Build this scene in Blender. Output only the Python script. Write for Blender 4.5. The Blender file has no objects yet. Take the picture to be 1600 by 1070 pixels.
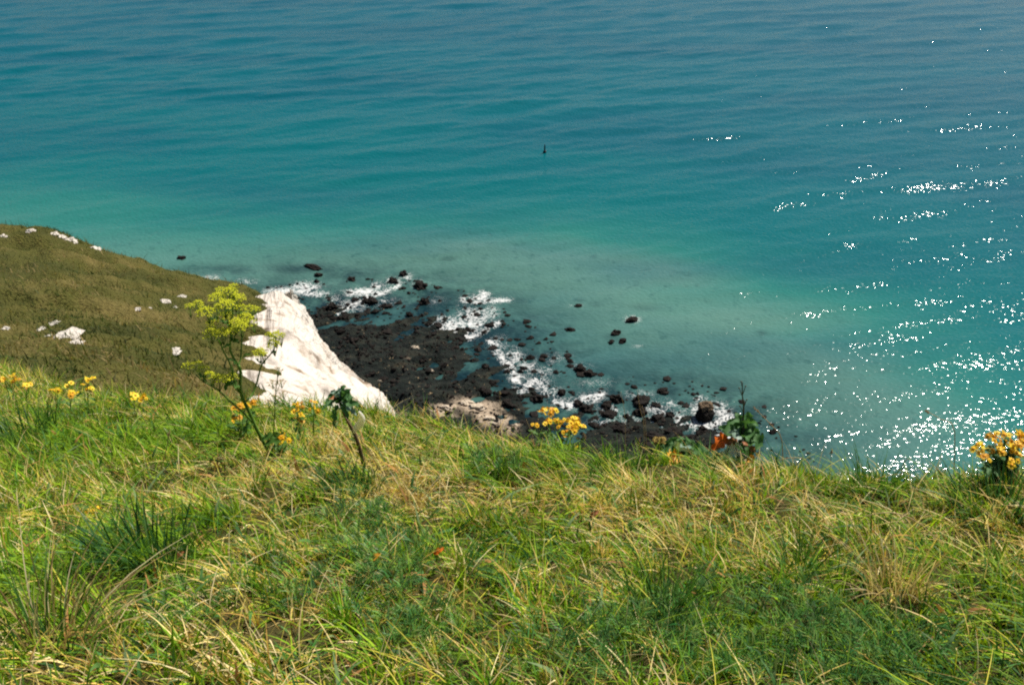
import bpy, math, random
import numpy as np
from mathutils import Vector, Matrix, noise as mnoise

random.seed(7)
RNG = np.random.default_rng(11)
scene = bpy.context.scene
col = scene.collection
H = 90.0                       # eye height above the sea (m)
PITCH = math.radians(33.0)
FPX = 1600 * 32.0 / 36.0       # focal length in photo pixels
CAM = np.array([0.0, 0.0, H])
FWD = np.array([0, math.cos(PITCH), -math.sin(PITCH)])
UP = np.array([0, math.sin(PITCH), math.cos(PITCH)])
RIGHT = np.array([1.0, 0, 0])

# ------------------------------------------------------------------ survey helpers
def ray(px, py):
    return FWD + (px - 800) / FPX * RIGHT - (py - 535) / FPX * UP
def P(px, py, w):                      # point at forward depth w
    return CAM + w * ray(px, py)
def PZ(px, py, z=0.0):                 # point at height z
    d = ray(px, py); return CAM + d * ((z - H) / d[2])
def PY(px, py, y):                     # point at world distance y
    d = ray(px, py); return CAM + d * (y / d[1])

# ------------------------------------------------------------------ noise
def _hash(ix, iy, seed):
    n = (ix * 374761393 + iy * 668265263 + seed * 1442695041) & 0xffffffff
    n = ((n ^ (n >> 13)) * 1274126177) & 0xffffffff
    return ((n ^ (n >> 16)) & 0xffff) / 65535.0
def vnoise(x, y, seed=0):
    x = np.asarray(x, float); y = np.asarray(y, float)
    ix = np.floor(x).astype(np.int64); iy = np.floor(y).astype(np.int64)
    fx = x - ix; fy = y - iy
    fx = fx * fx * (3 - 2 * fx); fy = fy * fy * (3 - 2 * fy)
    a = _hash(ix, iy, seed); b = _hash(ix + 1, iy, seed)
    c = _hash(ix, iy + 1, seed); d = _hash(ix + 1, iy + 1, seed)
    return (a * (1 - fx) + b * fx) * (1 - fy) + (c * (1 - fx) + d * fx) * fy
def fbm(x, y, seed=0, o=4):
    s = 0; a = .5; t = 0
    for k in range(o):
        s = s + a * vnoise(np.asarray(x) * 2 ** k + 17.3 * k, np.asarray(y) * 2 ** k + 5.1 * k, seed + k); t += a; a *= .5
    return s / t

# ------------------------------------------------------------------ materials
class NT:
    def __init__(s, name):
        s.m = bpy.data.materials.new(name); s.m.use_nodes = True
        s.t = s.m.node_tree; s.t.nodes.clear()
        s.out = s.n('ShaderNodeOutputMaterial')
    def n(s, typ, ins=None, **kw):
        nd = s.t.nodes.new(typ)
        for k, v in kw.items(): setattr(nd, k, v)
        for k, v in (ins or {}).items():
            sk = nd.inputs[k]
            if isinstance(v, bpy.types.NodeSocket): s.t.links.new(v, sk)
            else: sk.default_value = v
        return nd
    def pos(s): return s.n('ShaderNodeNewGeometry').outputs['Position']
    def noise(s, scale, detail=4, rough=.55, vec=None, dist=0.0):
        return s.n('ShaderNodeTexNoise', {'Vector': vec if vec is not None else s.pos(), 'Scale': scale, 'Detail': detail, 'Roughness': rough, 'Distortion': dist}).outputs[0]
    def ramp(s, fac, stops, interp='LINEAR'):
        r = s.n('ShaderNodeValToRGB', {'Fac': fac}); e = r.color_ramp.elements; r.color_ramp.interpolation = interp
        while len(e) < len(stops): e.new(.5)
        for el, (p, c) in zip(e, stops):
            el.position = p; el.color = (*c, 1) if len(c) == 3 else c
        return r.outputs[0]
    def mix(s, fac, a, b, mode='MIX'):
        m = s.n('ShaderNodeMix', data_type='RGBA', blend_type=mode)
        for k, v in ((0, fac), (6, a), (7, b)):
            if isinstance(v, bpy.types.NodeSocket): s.t.links.new(v, m.inputs[k])
            else: m.inputs[k].default_value = (*v, 1) if isinstance(v, tuple) and len(v) == 3 else v
        return m.outputs[2]
    def math(s, op, a, b=0.0, c=0.0, clamp=False):
        m = s.n('ShaderNodeMath', operation=op, use_clamp=clamp)
        for k, v in enumerate((a, b, c)):
            if isinstance(v, bpy.types.NodeSocket): s.t.links.new(v, m.inputs[k])
            else: m.inputs[k].default_value = v
        return m.outputs[0]
    def attr(s, name, o='Fac'): return s.n('ShaderNodeAttribute', attribute_name=name).outputs[o]
    def bump(s, h, strength=.5, dist=.1, normal=None):
        d = {'Height': h, 'Strength': strength, 'Distance': dist}
        if normal is not None: d['Normal'] = normal
        return s.n('ShaderNodeBump', d).outputs[0]
    def done(s, sh): s.t.links.new(sh, s.out.inputs[0]); return s.m

def leafmat(name, attr=None, color=None, trans=.4, rough=.55, var=.35, nscale=40, spec=.3, tint=(1.0, 1.0, .55)):
    g = NT(name)
    c = g.attr(attr, 'Color') if attr else g.mix(g.noise(nscale, 3), tuple(v * (1 - var) for v in color), tuple(min(1, v * (1 + var)) for v in color))
    p = g.n('ShaderNodeBsdfPrincipled', {'Base Color': c, 'Roughness': rough, 'Specular IOR Level': spec})
    tc = g.mix(1.0, c, tint, 'MULTIPLY')
    t = g.n('ShaderNodeBsdfTranslucent', {'Color': tc})
    m = g.n('ShaderNodeMixShader', {0: trans, 1: p.outputs[0], 2: t.outputs[0]})
    return g.done(m.outputs[0])

M = {}
M['grass'] = leafmat('grass', attr='col', trans=.35, rough=.6, spec=.15)
M['stalk_dry'] = leafmat('dry straw', color=(.42, .30, .15), trans=.2, nscale=60)
M['stem_green'] = leafmat('green stem', color=(.13, .25, .04), trans=.2, rough=.45)
M['stem_brown'] = leafmat('brown stem', color=(.12, .075, .045), trans=.05, nscale=80)
M['stem_purple'] = leafmat('dark stem', color=(.07, .075, .05), trans=.05)
M['umbel'] = leafmat('umbel florets', color=(.72, .74, .03), trans=.3, nscale=70, var=.25)
M['umbel_dull'] = leafmat('faded florets', color=(.45, .33, .10), trans=.3, nscale=90, var=.35)
g = NT('yellow petals'); rnd = g.n('ShaderNodeObjectInfo').outputs['Random']
c = g.ramp(rnd, [(0, (.60, .27, .006)), (.25, (.86, .50, .004)), (.7, (.90, .64, .005)), (1, (.88, .70, .03))])
p_ = g.n('ShaderNodeBsdfPrincipled', {'Base Color': c, 'Roughness': .6}); t_ = g.n('ShaderNodeBsdfTranslucent', {'Color': g.mix(1.0, c, (1.0, .8, .3), 'MULTIPLY')})
M['ragwort'] = g.done(g.n('ShaderNodeMixShader', {0: .25, 1: p_.outputs[0], 2: t_.outputs[0]}).outputs[0])
M['rag_disc'] = leafmat('flower discs', color=(.62, .28, .008), trans=.0)
M['leaf_green'] = leafmat('plain green leaf', color=(.075, .17, .025), trans=.4)
M['leaf_cab'] = leafmat('blue green leaf', color=(.075, .18, .055), trans=.42, rough=.6, spec=.25, nscale=50)
M['leaf_pale'] = leafmat('pale bluish leaf', color=(.20, .29, .22), trans=.25, rough=.45)
M['leaf_white'] = leafmat('bleached leaf', color=(.88, .82, .78), trans=.5, nscale=90, var=.3)
M['leaf_yellow'] = leafmat('yellowed leaf', color=(.75, .36, .04), trans=.3, nscale=60, tint=(1, .8, .5))
M['leaf_red'] = leafmat('reddened leaf', color=(.80, .17, .015), trans=.35, nscale=60, tint=(1, .5, .4))
M['leaf_brown'] = leafmat('brown leaf', color=(.33, .13, .05), trans=.2)
M['tuft_green'] = leafmat('tuft green', attr='col', trans=.4, rough=.45, spec=.4)

# soil under the turf
g = NT('turf soil'); v = g.noise(6, 6); v2 = g.noise(60, 4)
c = g.mix(v, (.03, .028, .010), (.10, .072, .035)); c = g.mix(g.math('MULTIPLY', v2, .7), c, (.025, .04, .008))
M['soil'] = g.done(g.n('ShaderNodeBsdfPrincipled', {'Base Color': c, 'Roughness': 1.0, 'Specular IOR Level': 0.0, 'Normal': g.bump(v2, .8, .02)}).outputs[0])

# far hillside turf
g = NT('hillside turf'); v = g.noise(.35, 6, .6); v2 = g.noise(2.2, 5, .65); v3 = g.noise(14, 3)
c = g.ramp(v, [(.36, (.022, .036, .006)), (.5, (.085, .088, .016)), (.64, (.20, .155, .05))])
c = g.mix(g.math('MULTIPLY', v2, .75), c, (.05, .06, .014)); c = g.mix(g.math('MULTIPLY', v3, .4), c, (.13, .10, .04))
hh = g.math('ADD', g.math('MULTIPLY', v2, .7), g.math('MULTIPLY', v3, .3))
M['hill'] = g.done(g.n('ShaderNodeBsdfPrincipled', {'Base Color': c, 'Roughness': .95, 'Normal': g.bump(hh, 1.0, .5), 'Specular IOR Level': .1}).outputs[0])

# chalk
g = NT('chalk'); sv = g.n('ShaderNodeCombineXYZ', {0: g.attr('across'), 1: g.attr('along'), 2: 0.0}).outputs[0]
v = g.noise(1.0, 3, .5, sv, .5); v2 = g.noise(.9, 5, .6); v3 = g.noise(10, 4)
c = g.ramp(v, [(.31, (.24, .21, .18)), (.38, (.46, .41, .36)), (.46, (.57, .515, .455)), (.8, (.61, .56, .505))])
c = g.mix(1.0, c, g.ramp(v2, [(.31, (.34, .28, .22)), (.38, (.72, .66, .6)), (.45, (1, 1, 1))]), 'MULTIPLY')
vc = g.n('ShaderNodeTexVoronoi', {'Vector': g.n('ShaderNodeVectorMath', {0: sv, 1: g.n('ShaderNodeTexNoise', {'Vector': g.pos(), 'Scale': .7, 'Detail': 3}).outputs[1]}, operation='ADD').outputs[0], 'Scale': .55}, feature='DISTANCE_TO_EDGE').outputs[0]
crack = g.ramp(vc, [(0.0, (.52, .47, .42)), (.035, (1, 1, 1))])
c = g.mix(.55, c, crack, 'MULTIPLY')
M['chalk'] = g.done(g.n('ShaderNodeBsdfPrincipled', {'Base Color': c, 'Roughness': .95, 'Specular IOR Level': .1,
        'Normal': g.bump(g.math('ADD', v, g.math('MULTIPLY_ADD', v3, .2, v2)), .9, .45)}).outputs[0])

# wave-cut platform
g = NT('weedy rock platform'); mp = g.n('ShaderNodeMapping', {'Vector': g.pos(), 'Rotation': (0, 0, -.5), 'Scale': (.5, 1.3, 1)}).outputs[0]
v = g.noise(.35, 7, .65, mp, .5); v2 = g.noise(1.6, 5, .6); v3 = g.noise(1.2, 6, .7, None, .4)
c = g.ramp(v, [(.34, (.002, .003, .003)), (.48, (.010, .013, .012)), (.60, (.022, .024, .019)), (.8, (.040, .030, .018))])
c = g.mix(g.ramp(v2, [(.5, (0, 0, 0)), (.75, (.8, .8, .8))]), c, (.012, .022, .016))
c = g.mix(g.ramp(v3, [(.63, (0, 0, 0)), (.68, (1, 1, 1))]), c, (.26, .19, .11))
c = g.mix(g.attr('pale'), c, g.mix(v2, (.20, .15, .10), (.55, .44, .33)))
M['reef'] = g.done(g.n('ShaderNodeBsdfPrincipled', {'Base Color': c, 'Roughness': .85, 'Specular IOR Level': .08,
        'Normal': g.bump(g.math('ADD', v, v2), 1.0, .5)}).outputs[0])

def rockmat(name, a, b, scale=1.2, rough=.7):
    g = NT(name); v = g.noise(scale, 6, .65); v2 = g.noise(scale * 5, 4)
    c = g.mix(v, a, b)
    return g.done(g.n('ShaderNodeBsdfPrincipled', {'Base Color': c, 'Roughness': rough, 'Specular IOR Level': .12,
        'Normal': g.bump(g.math('ADD', v, v2), .9, .25 / scale)}).outputs[0])
M['rock_dark'] = rockmat('dark weedy rock', (.003, .0025, .0025), (.022, .016, .012))
M['rock_brown'] = rockmat('brown boulder rock', (.05, .035, .022), (.20, .14, .085))
M['rock_pale'] = rockmat('fallen chalk', (.34, .27, .19), (.62, .53, .42))
M['rock_white'] = rockmat('clean chalk', (.40, .35, .28), (.76, .71, .65), 2.0, .9)
M['buoy_dark'] = rockmat('dark buoy paint', (.012, .014, .018), (.03, .033, .04), 3, .5)
M['buoy_red'] = rockmat('faded buoy collar', (.20, .13, .10), (.28, .2, .15), 3, .6)

# the sea
g = NT('sea water')
pos = g.pos()
deep = g.attr('shallow'); dark = g.attr('reef'); foam = g.attr('foam')
mpL = g.n('ShaderNodeMapping', {'Vector': pos, 'Rotation': (0, 0, .12), 'Scale': (.35, 1, 1)}).outputs[0]
big = g.noise(.028, 4, .5, mpL)
c = g.ramp(deep, [(0.0, (.0002, .070, .112)), (.30, (.0002, .084, .112)), (.58, (.0005, .096, .106)), (.80, (.018, .136, .118)), (1.0, (.072, .168, .140))])
c = g.mix(g.ramp(big, [(.45, (0, 0, 0)), (.62, (.42, .42, .42))]), c, (.0005, .058, .092))
patch = g.noise(.16, 6, .65, None, .5)
dk = g.math('MULTIPLY', dark, g.ramp(patch, [(.36, (.45, .45, .45)), (.56, (1, 1, 1))]), clamp=True)
c = g.mix(dk, c, (.004, .018, .024))
sub = g.math('MULTIPLY', g.ramp(g.noise(.38, 6, .68, None, .0), [(.55, (0, 0, 0)), (.74, (.6, .6, .6))]), g.ramp(deep, [(.72, (0, 0, 0)), (.95, (1, 1, 1))]))
c = g.mix(sub, c, (.006, .045, .048))
# foam: solid cores breaking up into a lace of thin threads
f1 = g.math('ADD', g.math('MULTIPLY', g.noise(.5, 4, .6, None, .8), .5), g.math('MULTIPLY', g.noise(1.5, 2, .55, None, .8), .5))
core = g.ramp(g.math('MULTIPLY', g.math('MULTIPLY_ADD', foam, .6, g.math('MULTIPLY_ADD', f1, 3.0, -1.0)), .62), [(.64, (0, 0, 0)), (.70, (.45, .45, .45)), (.84, (.95, .95, .95))])
core = g.math('MULTIPLY', core, g.ramp(foam, [(.35, (0, 0, 0)), (.8, (1, 1, 1))]))
r1 = g.math('ABSOLUTE', g.math('SUBTRACT', g.noise(.40, 3, .55, None, 1.6), .5)); r2 = g.math('ABSOLUTE', g.math('SUBTRACT', g.noise(.8, 2, .5, None, 1.2), .5))
th = g.math('MULTIPLY', foam, .042)
l1 = g.math('DIVIDE', g.math('SUBTRACT', th, r1), .022, clamp=True); l2 = g.math('DIVIDE', g.math('SUBTRACT', th, r2), .025, clamp=True)
gate = g.ramp(g.math('MULTIPLY_ADD', foam, .5, g.noise(.3, 5, .65)), [(.46, (0, 0, 0)), (.70, (1, 1, 1))])
lace = g.math('MULTIPLY', g.math('MULTIPLY', g.math('MAXIMUM', l1, l2), gate), .85)
fm = g.math('MAXIMUM', core, lace)
c = g.mix(g.math('MULTIPLY', fm, .88), c, (.66, .66, .65))
rough = g.math('MULTIPLY_ADD', fm, .7, .095)
w1 = g.noise(.40, 1, .5, g.n('ShaderNodeMapping', {'Vector': pos, 'Rotation': (0, 0, .2), 'Scale': (.55, 1, 1)}).outputs[0])
w2 = g.noise(1.9, .6, .5, g.n('ShaderNodeMapping', {'Vector': pos, 'Rotation': (0, 0, -.35), 'Scale': (.7, 1, 1)}).outputs[0])
w3 = g.noise(5.0, 2, .5)
b1 = g.bump(w1, 1.0, .15); b2 = g.bump(w2, 1.0, .145, b1); b3 = g.bump(w3, 1.0, .006, b2)
M['sea'] = g.done(g.n('ShaderNodeBsdfPrincipled', {'Base Color': c, 'Roughness': rough, 'IOR': 1.33, 'Specular IOR Level': .27, 'Normal': b3}).outputs[0])

# ------------------------------------------------------------------ object helpers
def tag(o, label=None, cat=None, group=None, kind=None):
    for k, v in (('label', label), ('category', cat), ('group', group), ('kind', kind)):
        if v: o[k] = v
    return o
def empty(name, loc):
    o = bpy.data.objects.new(name, None); col.objects.link(o); o.location = loc; o.empty_display_size = .1
    return o
class MB:
    def __init__(s): s.v = []; s.f = []; s.c = []
    def add(s, vs, fs):
        b = len(s.v); s.v += [tuple(p) for p in vs]; s.f += [tuple(i + b for i in f) for f in fs]
    def tube(s, pts, radii, n=6, jitter=0):
        pts = [np.asarray(p, float) for p in pts]
        if np.isscalar(radii): radii = [radii] * len(pts)
        vs = []; fs = []; u = None
        for i, p in enumerate(pts):
            d = pts[min(i + 1, len(pts) - 1)] - pts[max(i - 1, 0)]; d = d / (np.linalg.norm(d) + 1e-9)
            if u is None:
                u = np.cross(d, [0.31, .9, .2]); 
            u = u - d * np.dot(u, d); u = u / (np.linalg.norm(u) + 1e-9); v = np.cross(d, u)
            for k in range(n):
                a = 2 * math.pi * k / n
                vs.append(p + radii[i] * (math.cos(a) * u + math.sin(a) * v))
        for i in range(len(pts) - 1):
            for k in range(n):
                fs.append((i * n + k, i * n + (k + 1) % n, (i + 1) * n + (k + 1) % n, (i + 1) * n + k))
        fs.append(tuple(range(n - 1, -1, -1))); fs.append(tuple((len(pts) - 1) * n + k for k in range(n)))
        s.add(vs, fs)
    def octa(s, p, r, sq=.75):
        p = np.asarray(p); vs = [p + np.array(d) * r for d in ((1, 0, 0), (0, 1, 0), (-1, 0, 0), (0, -1, 0), (0, 0, sq), (0, 0, -sq))]
        s.add(vs, [(0, 1, 4), (1, 2, 4), (2, 3, 4), (3, 0, 4), (1, 0, 5), (2, 1, 5), (3, 2, 5), (0, 3, 5)])
    def build(s, name, mat, parent=None, smooth=True):
        me = bpy.data.meshes.new(name)
        off = np.array(parent.location) if parent is not None and parent.type == 'EMPTY' else np.zeros(3)
        if parent is not None and parent.type == 'MESH' and parent.parent is not None: off = np.array(parent.parent.location)
        me.from_pydata([tuple(np.array(p) - off) for p in s.v], [], s.f); me.materials.append(mat)
        if smooth: me.polygons.foreach_set('use_smooth', [True] * len(me.polygons))
        me.update()
        o = bpy.data.objects.new(name, me); col.objects.link(o)
        if parent is not None: o.parent = parent
        return o
def catmull(pts, n):
    pts = np.asarray(pts, float); m = len(pts); out = []
    for t in np.linspace(0, m - 1, n):
        i = min(int(t), m - 2); f = t - i
        p0 = pts[max(i - 1, 0)]; p1 = pts[i]; p2 = pts[i + 1]; p3 = pts[min(i + 2, m - 1)]
        out.append(.5 * ((2 * p1) + (-p0 + p2) * f + (2 * p0 - 5 * p1 + 4 * p2 - p3) * f * f + (-p0 + 3 * p1 - 3 * p2 + p3) * f ** 3))
    return np.array(out)
def grid_mesh(name, V, mat, attrs=None, smooth=True):
    """V: (r, c, 3) array -> one quad sheet"""
    r, c = V.shape[:2]; me = bpy.data.meshes.new(name)
    idx = np.arange(r * c).reshape(r, c)
    q = np.stack([idx[:-1, :-1], idx[:-1, 1:], idx[1:, 1:], idx[1:, :-1]], -1).reshape(-1, 4)
    raw_mesh(me, V.reshape(-1, 3), q)
    for k, a in (attrs or {}).items():
        at = me.attributes.new(k, 'FLOAT', 'POINT'); at.data.foreach_set('value', np.ascontiguousarray(a.reshape(-1), dtype=np.float32))
    me.materials.append(mat)
    o = bpy.data.objects.new(name, me); col.objects.link(o)
    return o
def raw_mesh(me, verts, quads, smooth=True):
    nq = len(quads); k = quads.shape[1]
    me.vertices.add(len(verts)); me.vertices.foreach_set('co', np.ascontiguousarray(verts, dtype=np.float32).ravel())
    me.loops.add(nq * k); me.loops.foreach_set('vertex_index', np.ascontiguousarray(quads, dtype=np.int32).ravel())
    me.polygons.add(nq); me.polygons.foreach_set('loop_start', np.arange(0, nq * k, k, dtype=np.int32))
    me.polygons.foreach_set('loop_total', np.full(nq, k, dtype=np.int32))
    me.polygons.foreach_set('use_smooth', np.full(nq, smooth))
    me.update(calc_edges=True)

# ------------------------------------------------------------------ foreground cliff top
EX = np.array([-14, -6, -3.2, -1.72, -1.15, -.69, -.3, 0, .55, 1.1, 1.5, 2.02, 4, 9, 16])
EY = np.array([9.9, 7.1, 5.05, 4.15, 3.95, 3.98, 3.66, 3.34, 3.08, 2.98, 2.80, 2.78, 2.9, 3.3, 3.1])
def edge_y(x): return np.interp(x, EX, EY) + .10 * (fbm(np.asarray(x) * 1.7, 0 * np.asarray(x) + 3.3, 5, 3) - .5)
PRO_S = np.array([0, .25, .6, 1.2, 2.2, 4, 9, 22, 45])
PRO_Z = np.array([0, -.22, -.9, -2.4, -5.2, -10.5, -28, -66, -93])
def ground_z(x, y):
    x = np.asarray(x, float); y = np.asarray(y, float)
    base = -1.052 - .49 * np.maximum(y, -1.0) + .13 * (fbm(x * 1.6, y * 1.6, 21, 4) - .5) + .075 * (fbm(x * 4.5, y * 4.5, 23, 2) - .5) + .12 * (fbm(x * .7 + 9, y * .7, 22, 2) - .5)
    ey = edge_y(x); s = y - ey
    base = np.where(s > 0, -1.052 - .49 * (ey + .6 * np.minimum(s, .3)) , base) if False else base
    return H + base + np.where(s > -.25, np.interp(np.maximum(s + .25, 0), PRO_S, PRO_Z) * 1.0 + .49 * np.maximum(s, 0) * .0, 0)
xs = np.concatenate([np.linspace(-14, -4.6, 40), np.linspace(-4.5, 3.6, 240), np.linspace(3.7, 16, 50)])
vs_in = np.linspace(0, 1, 150)
rows = []
for v in vs_in: rows.append(('in', v))
for s in (.05, .12, .2, .3, .42, .55, .75, 1, 1.4, 2, 3, 4.5, 7, 11, 18, 28, 40): rows.append(('out', s))
V = np.zeros((len(rows), len(xs), 3)); ey = edge_y(xs)
for i, (k, v) in enumerate(rows):
    y = -5 + v * (ey + 5) if k == 'in' else ey + v
    z = ground_z(xs, y)
    if k == 'out' and v > 1.2:
        z = H - 1.052 - .49 * ey + np.interp(v + .25, PRO_S, PRO_Z) + .4 * v * .06 * (fbm(xs * .8, 0 * xs + v, 31, 3) - .5)
    V[i, :, 0] = xs; V[i, :, 1] = y; V[i, :, 2] = z
o = grid_mesh('ground', V, M['soil'])
tag(o, 'rough grassy cliff top in the foreground that breaks off above the sea', 'ground', kind='structure')
def GP(px, py):                        # where a sight line meets the turf, never past its edge
    d = ray(px, py); t = 1.0
    for _ in range(900):
        q = CAM + d * t; lim = float(edge_y(q[0])) - .05
        if q[1] >= lim: break
        if q[2] <= float(ground_z(q[0], q[1])): break
        t += .008
    q = CAM + d * t; q[1] = min(q[1], float(edge_y(q[0])) - .05); q[2] = float(ground_z(q[0], q[1])); return q

# ------------------------------------------------------------------ headland: grassy hillside and chalk cliff
def tensor(G, nr, nc):
    A = np.array([catmull(r, nc) for r in G]); return np.array([catmull(A[:, j], nr) for j in range(nc)]).transpose(1, 0, 2)
edge_pts = [(470, 745, 11.5), (428, 668, 15.5), (402, 612, 20), (392, 562, 25), (394, 522, 29.5), (404, 480, 35), (416, 456, 41)]
hill_rows = [
  [(-500, 760, 7.0), (0, 760, 7.5), (150, 760, 8.2), (300, 755, 9.2), (470, 745, 11.5)],
  [(-500, 650, 10), (0, 660, 10.5), (150, 662, 11.5), (300, 665, 13), (428, 668, 15.5)],
  [(-500, 585, 14.5), (0, 600, 15), (150, 605, 16), (300, 610, 17.5), (402, 612, 20)],
  [(-500, 525, 19.5), (0, 542, 20), (150, 550, 21), (300, 560, 22.5), (392, 562, 25)],
  [(-500, 470, 25), (0, 488, 25.5), (150, 500, 26), (300, 515, 27.2), (394, 522, 29.5)],
  [(-500, 390, 33), (0, 412, 32), (150, 436, 32.5), (300, 468, 33), (404, 480, 35)],
  [(-500, 322, 40), (0, 345, 39), (150, 387, 39.5), (300, 436, 40), (416, 455, 41)]]
G = [[P(*q) for q in r] for r in hill_rows]
for dx, dy, dz in ((-.5, 1.6, -1.6), (-1, 4.5, -7.5), (-2, 9, -26)):
    G.append([p + np.array([dx, dy, dz]) for p in G[6]])
G.append([np.array([p[0] - 3, p[1] + 24, -3]) for p in G[6]])
HV = tensor(G, 210, 190)
hx, hy = HV[..., 0], HV[..., 1]
amp = np.clip((np.arange(210) / 209.0) * 3, .15, 1)[:, None]
HV[..., 2] += 1.25 * (fbm(hx * .22 + hy * .12, hy * .75 - hx * .3, 49, 4) - .5) * amp
HV[..., 2] += (1.3 * (fbm(hx * .22, hy * .22, 41, 4) - .5) + .5 * (fbm(hx * .9, hy * .9, 44, 3) - .5)) * amp * .8
# ragged turf lip along the chalk
cc = np.clip((np.arange(190) - 150) / 39.0, 0, 1)[None, :] ** 2 * np.clip((150 - np.arange(210)) / 25.0, .12, 1)[:, None]
HV[..., 0] += cc * (3.2 * (fbm(hy * .9, hx * .4, 47, 5) - .42))
HV[..., 2] += -1.1 * cc ** 2 + 1.5 * cc * (fbm(hx * .9, hy * .9, 48, 4) - .38)
grid_obj = grid_mesh('hillside', HV, M['hill'])
tag(grid_obj, 'brownish green grassy headland slope on the left running down to a chalk edge', 'hillside', kind='structure')

S_pts = [(640, 735, 84), (609, 640, 70), (577, 610, 63), (549, 587, 58), (504, 537, 51), (484, 503, 48), (468, 476, 45.5), (455, 461, 42)]
E_w = catmull([P(*q) for q in edge_pts], 8); S_w = np.array([P(*q) for q in S_pts])
Grows = []
for E, S in zip(E_w, S_w):
    Lw = np.linalg.norm(S - E); outv = np.array([.75, -.25, .6])
    E0 = E + np.array([-1.2, -.2, -.35])
    Grows.append([E0, E + np.array([0, 0, -.12]), E * .7 + S * .3 + outv * min(1.0, Lw / 18), E * .35 + S * .65 + outv * min(.7, Lw / 26), S,
                  S + np.array([-.1, .4, -1.0]) * min(1, max(.12, Lw / 14)), S + np.array([-.6, 3, -7]), S + np.array([-2, 8, -22]), np.array([S[0] - 4, S[1] + 18, -4])])
Grows.append([p + np.array([-.4, 1.8, -2.6]) for p in Grows[-1]]); Grows.append([p + np.array([-.6, 3.0, -8.0]) for p in Grows[-1]])
CV = tensor(Grows, 240, 200)
d0 = np.gradient(CV, axis=0); d1 = np.gradient(CV, axis=1); nn = np.cross(d1, d0); nn /= np.linalg.norm(nn, axis=-1, keepdims=True) + 1e-9
ii = np.arange(240)[:, None] / 240.0; jj = np.arange(200)[None, :] / 200.0
down = CV[..., 2]; along = CV[..., 1]
gul = (fbm(along * .8, down * .18, 51, 4) - .5) * 1.1 + (fbm(along * .5 + 3, down * 1.1, 53, 5) - .5) * .8
edge_keep = np.clip((jj - .13) * 8, 0, 1)
edge_keep = edge_keep * np.clip((.80 - ii) * 6, .12, 1)
CV += nn * (gul * edge_keep * .85)[..., None] * np.sign(nn[..., 2:3].mean())
o = grid_mesh('chalk_cliff', CV, M['chalk'], {'across': np.broadcast_to(jj * 34, CV.shape[:2]), 'along': np.broadcast_to(ii * 6.4 + jj * 2, CV.shape[:2])})
tag(o, 'steep white chalk cliff face falling from the headland towards the shore', 'cliff', kind='structure')

# ------------------------------------------------------------------ shore layout in world metres
def poly_world(pts): return np.array([PZ(*p)[:2] for p in pts])
def sdist(X, Y, poly):
    """signed distance, positive inside"""
    d = np.full(X.shape, 1e9); inside = np.zeros(X.shape, bool); n = len(poly)
    for i in range(n):
        a = poly[i]; b = poly[(i + 1) % n]; ab = b - a
        t = np.clip(((X - a[0]) * ab[0] + (Y - a[1]) * ab[1]) / (ab @ ab), 0, 1)
        d = np.minimum(d, np.hypot(X - a[0] - t * ab[0], Y - a[1] - t * ab[1]))
        cr = ((a[1] > Y) != (b[1] > Y)) & (X < (b[0] - a[0]) * (Y - a[1]) / (b[1] - a[1] + 1e-12) + a[0])
        inside ^= cr
    return np.where(inside, d, -d)
REEF = poly_world([(380, 560), (440, 500), (500, 500), (560, 496), (620, 498), (668, 512), (705, 535), (755, 560), (775, 595), (800, 632), (845, 655), (910, 668),
                   (985, 668), (1060, 676), (1105, 690), (1120, 720), (1130, 900), (300, 900), (300, 640)])
SHORE = poly_world([(-900, 395), (300, 445), (440, 455), (640, 475), (760, 530), (860, 590), (1000, 625), (1180, 680), (1500, 900), (-900, 900)])
def reef_z(X, Y):
    d = sdist(X, Y, REEF)
    z = np.interp(d, [-45, -25, -12, -4, 0, 4, 12, 30, 60], [-4, -2.4, -1.3, -.55, -.25, .1, .6, 1.3, 3.2])
    c, s = math.cos(-.5), math.sin(-.5)
    u = X * c - Y * s; v = X * s + Y * c
    rid = np.abs(fbm(u * .10, v * .28, 61, 5) - .5) * 2
    z = z + (.55 - rid) * 1.9 * np.clip(1 + d / 25, 0, 1) + (fbm(X * .8, Y * .8, 63, 5) - .5) * 1.2 * np.clip(1 + d / 25, 0, 1)
    return z - .30, d
gx = np.arange(-75, 75, .42); gy = np.arange(58, 190, .45)
X, Y = np.meshgrid(gx, gy); Z, D = reef_z(X, Y)
pale = np.zeros(X.shape)
for (px, py, rw, rd, st) in ((742, 640, 3.6, 1.9, 1), (770, 655, 3.2, 1.8, 1), (705, 640, 2.6, 1.4, .8), (728, 628, 2.2, 1.3, .7), (690, 652, 2.5, 1.4, .7), (805, 667, 1.0, .8, .9),
                             (650, 550, 1.2, .6, .5), (790, 675, 2.5, 1.4, .6), (640, 568, 1.4, .6, .4)):
    q = PZ(px, py)
    pale = np.maximum(pale, st * np.exp(-(((X - q[0]) / rw) ** 2 + ((Y - q[1]) / rd) ** 2) * .8))
pale = np.clip((pale + .7 * (fbm(X * .7, Y * .7, 66, 4) - .55)) * 2.2 - .5, 0, 1) * (pale > .1)
o = grid_mesh('foreshore', np.stack([X, Y, Z], -1), M['reef'], {'pale': pale})
tag(o, 'dark weedy rock platform at the cliff foot washed by the waves', 'foreshore', kind='structure')

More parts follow.
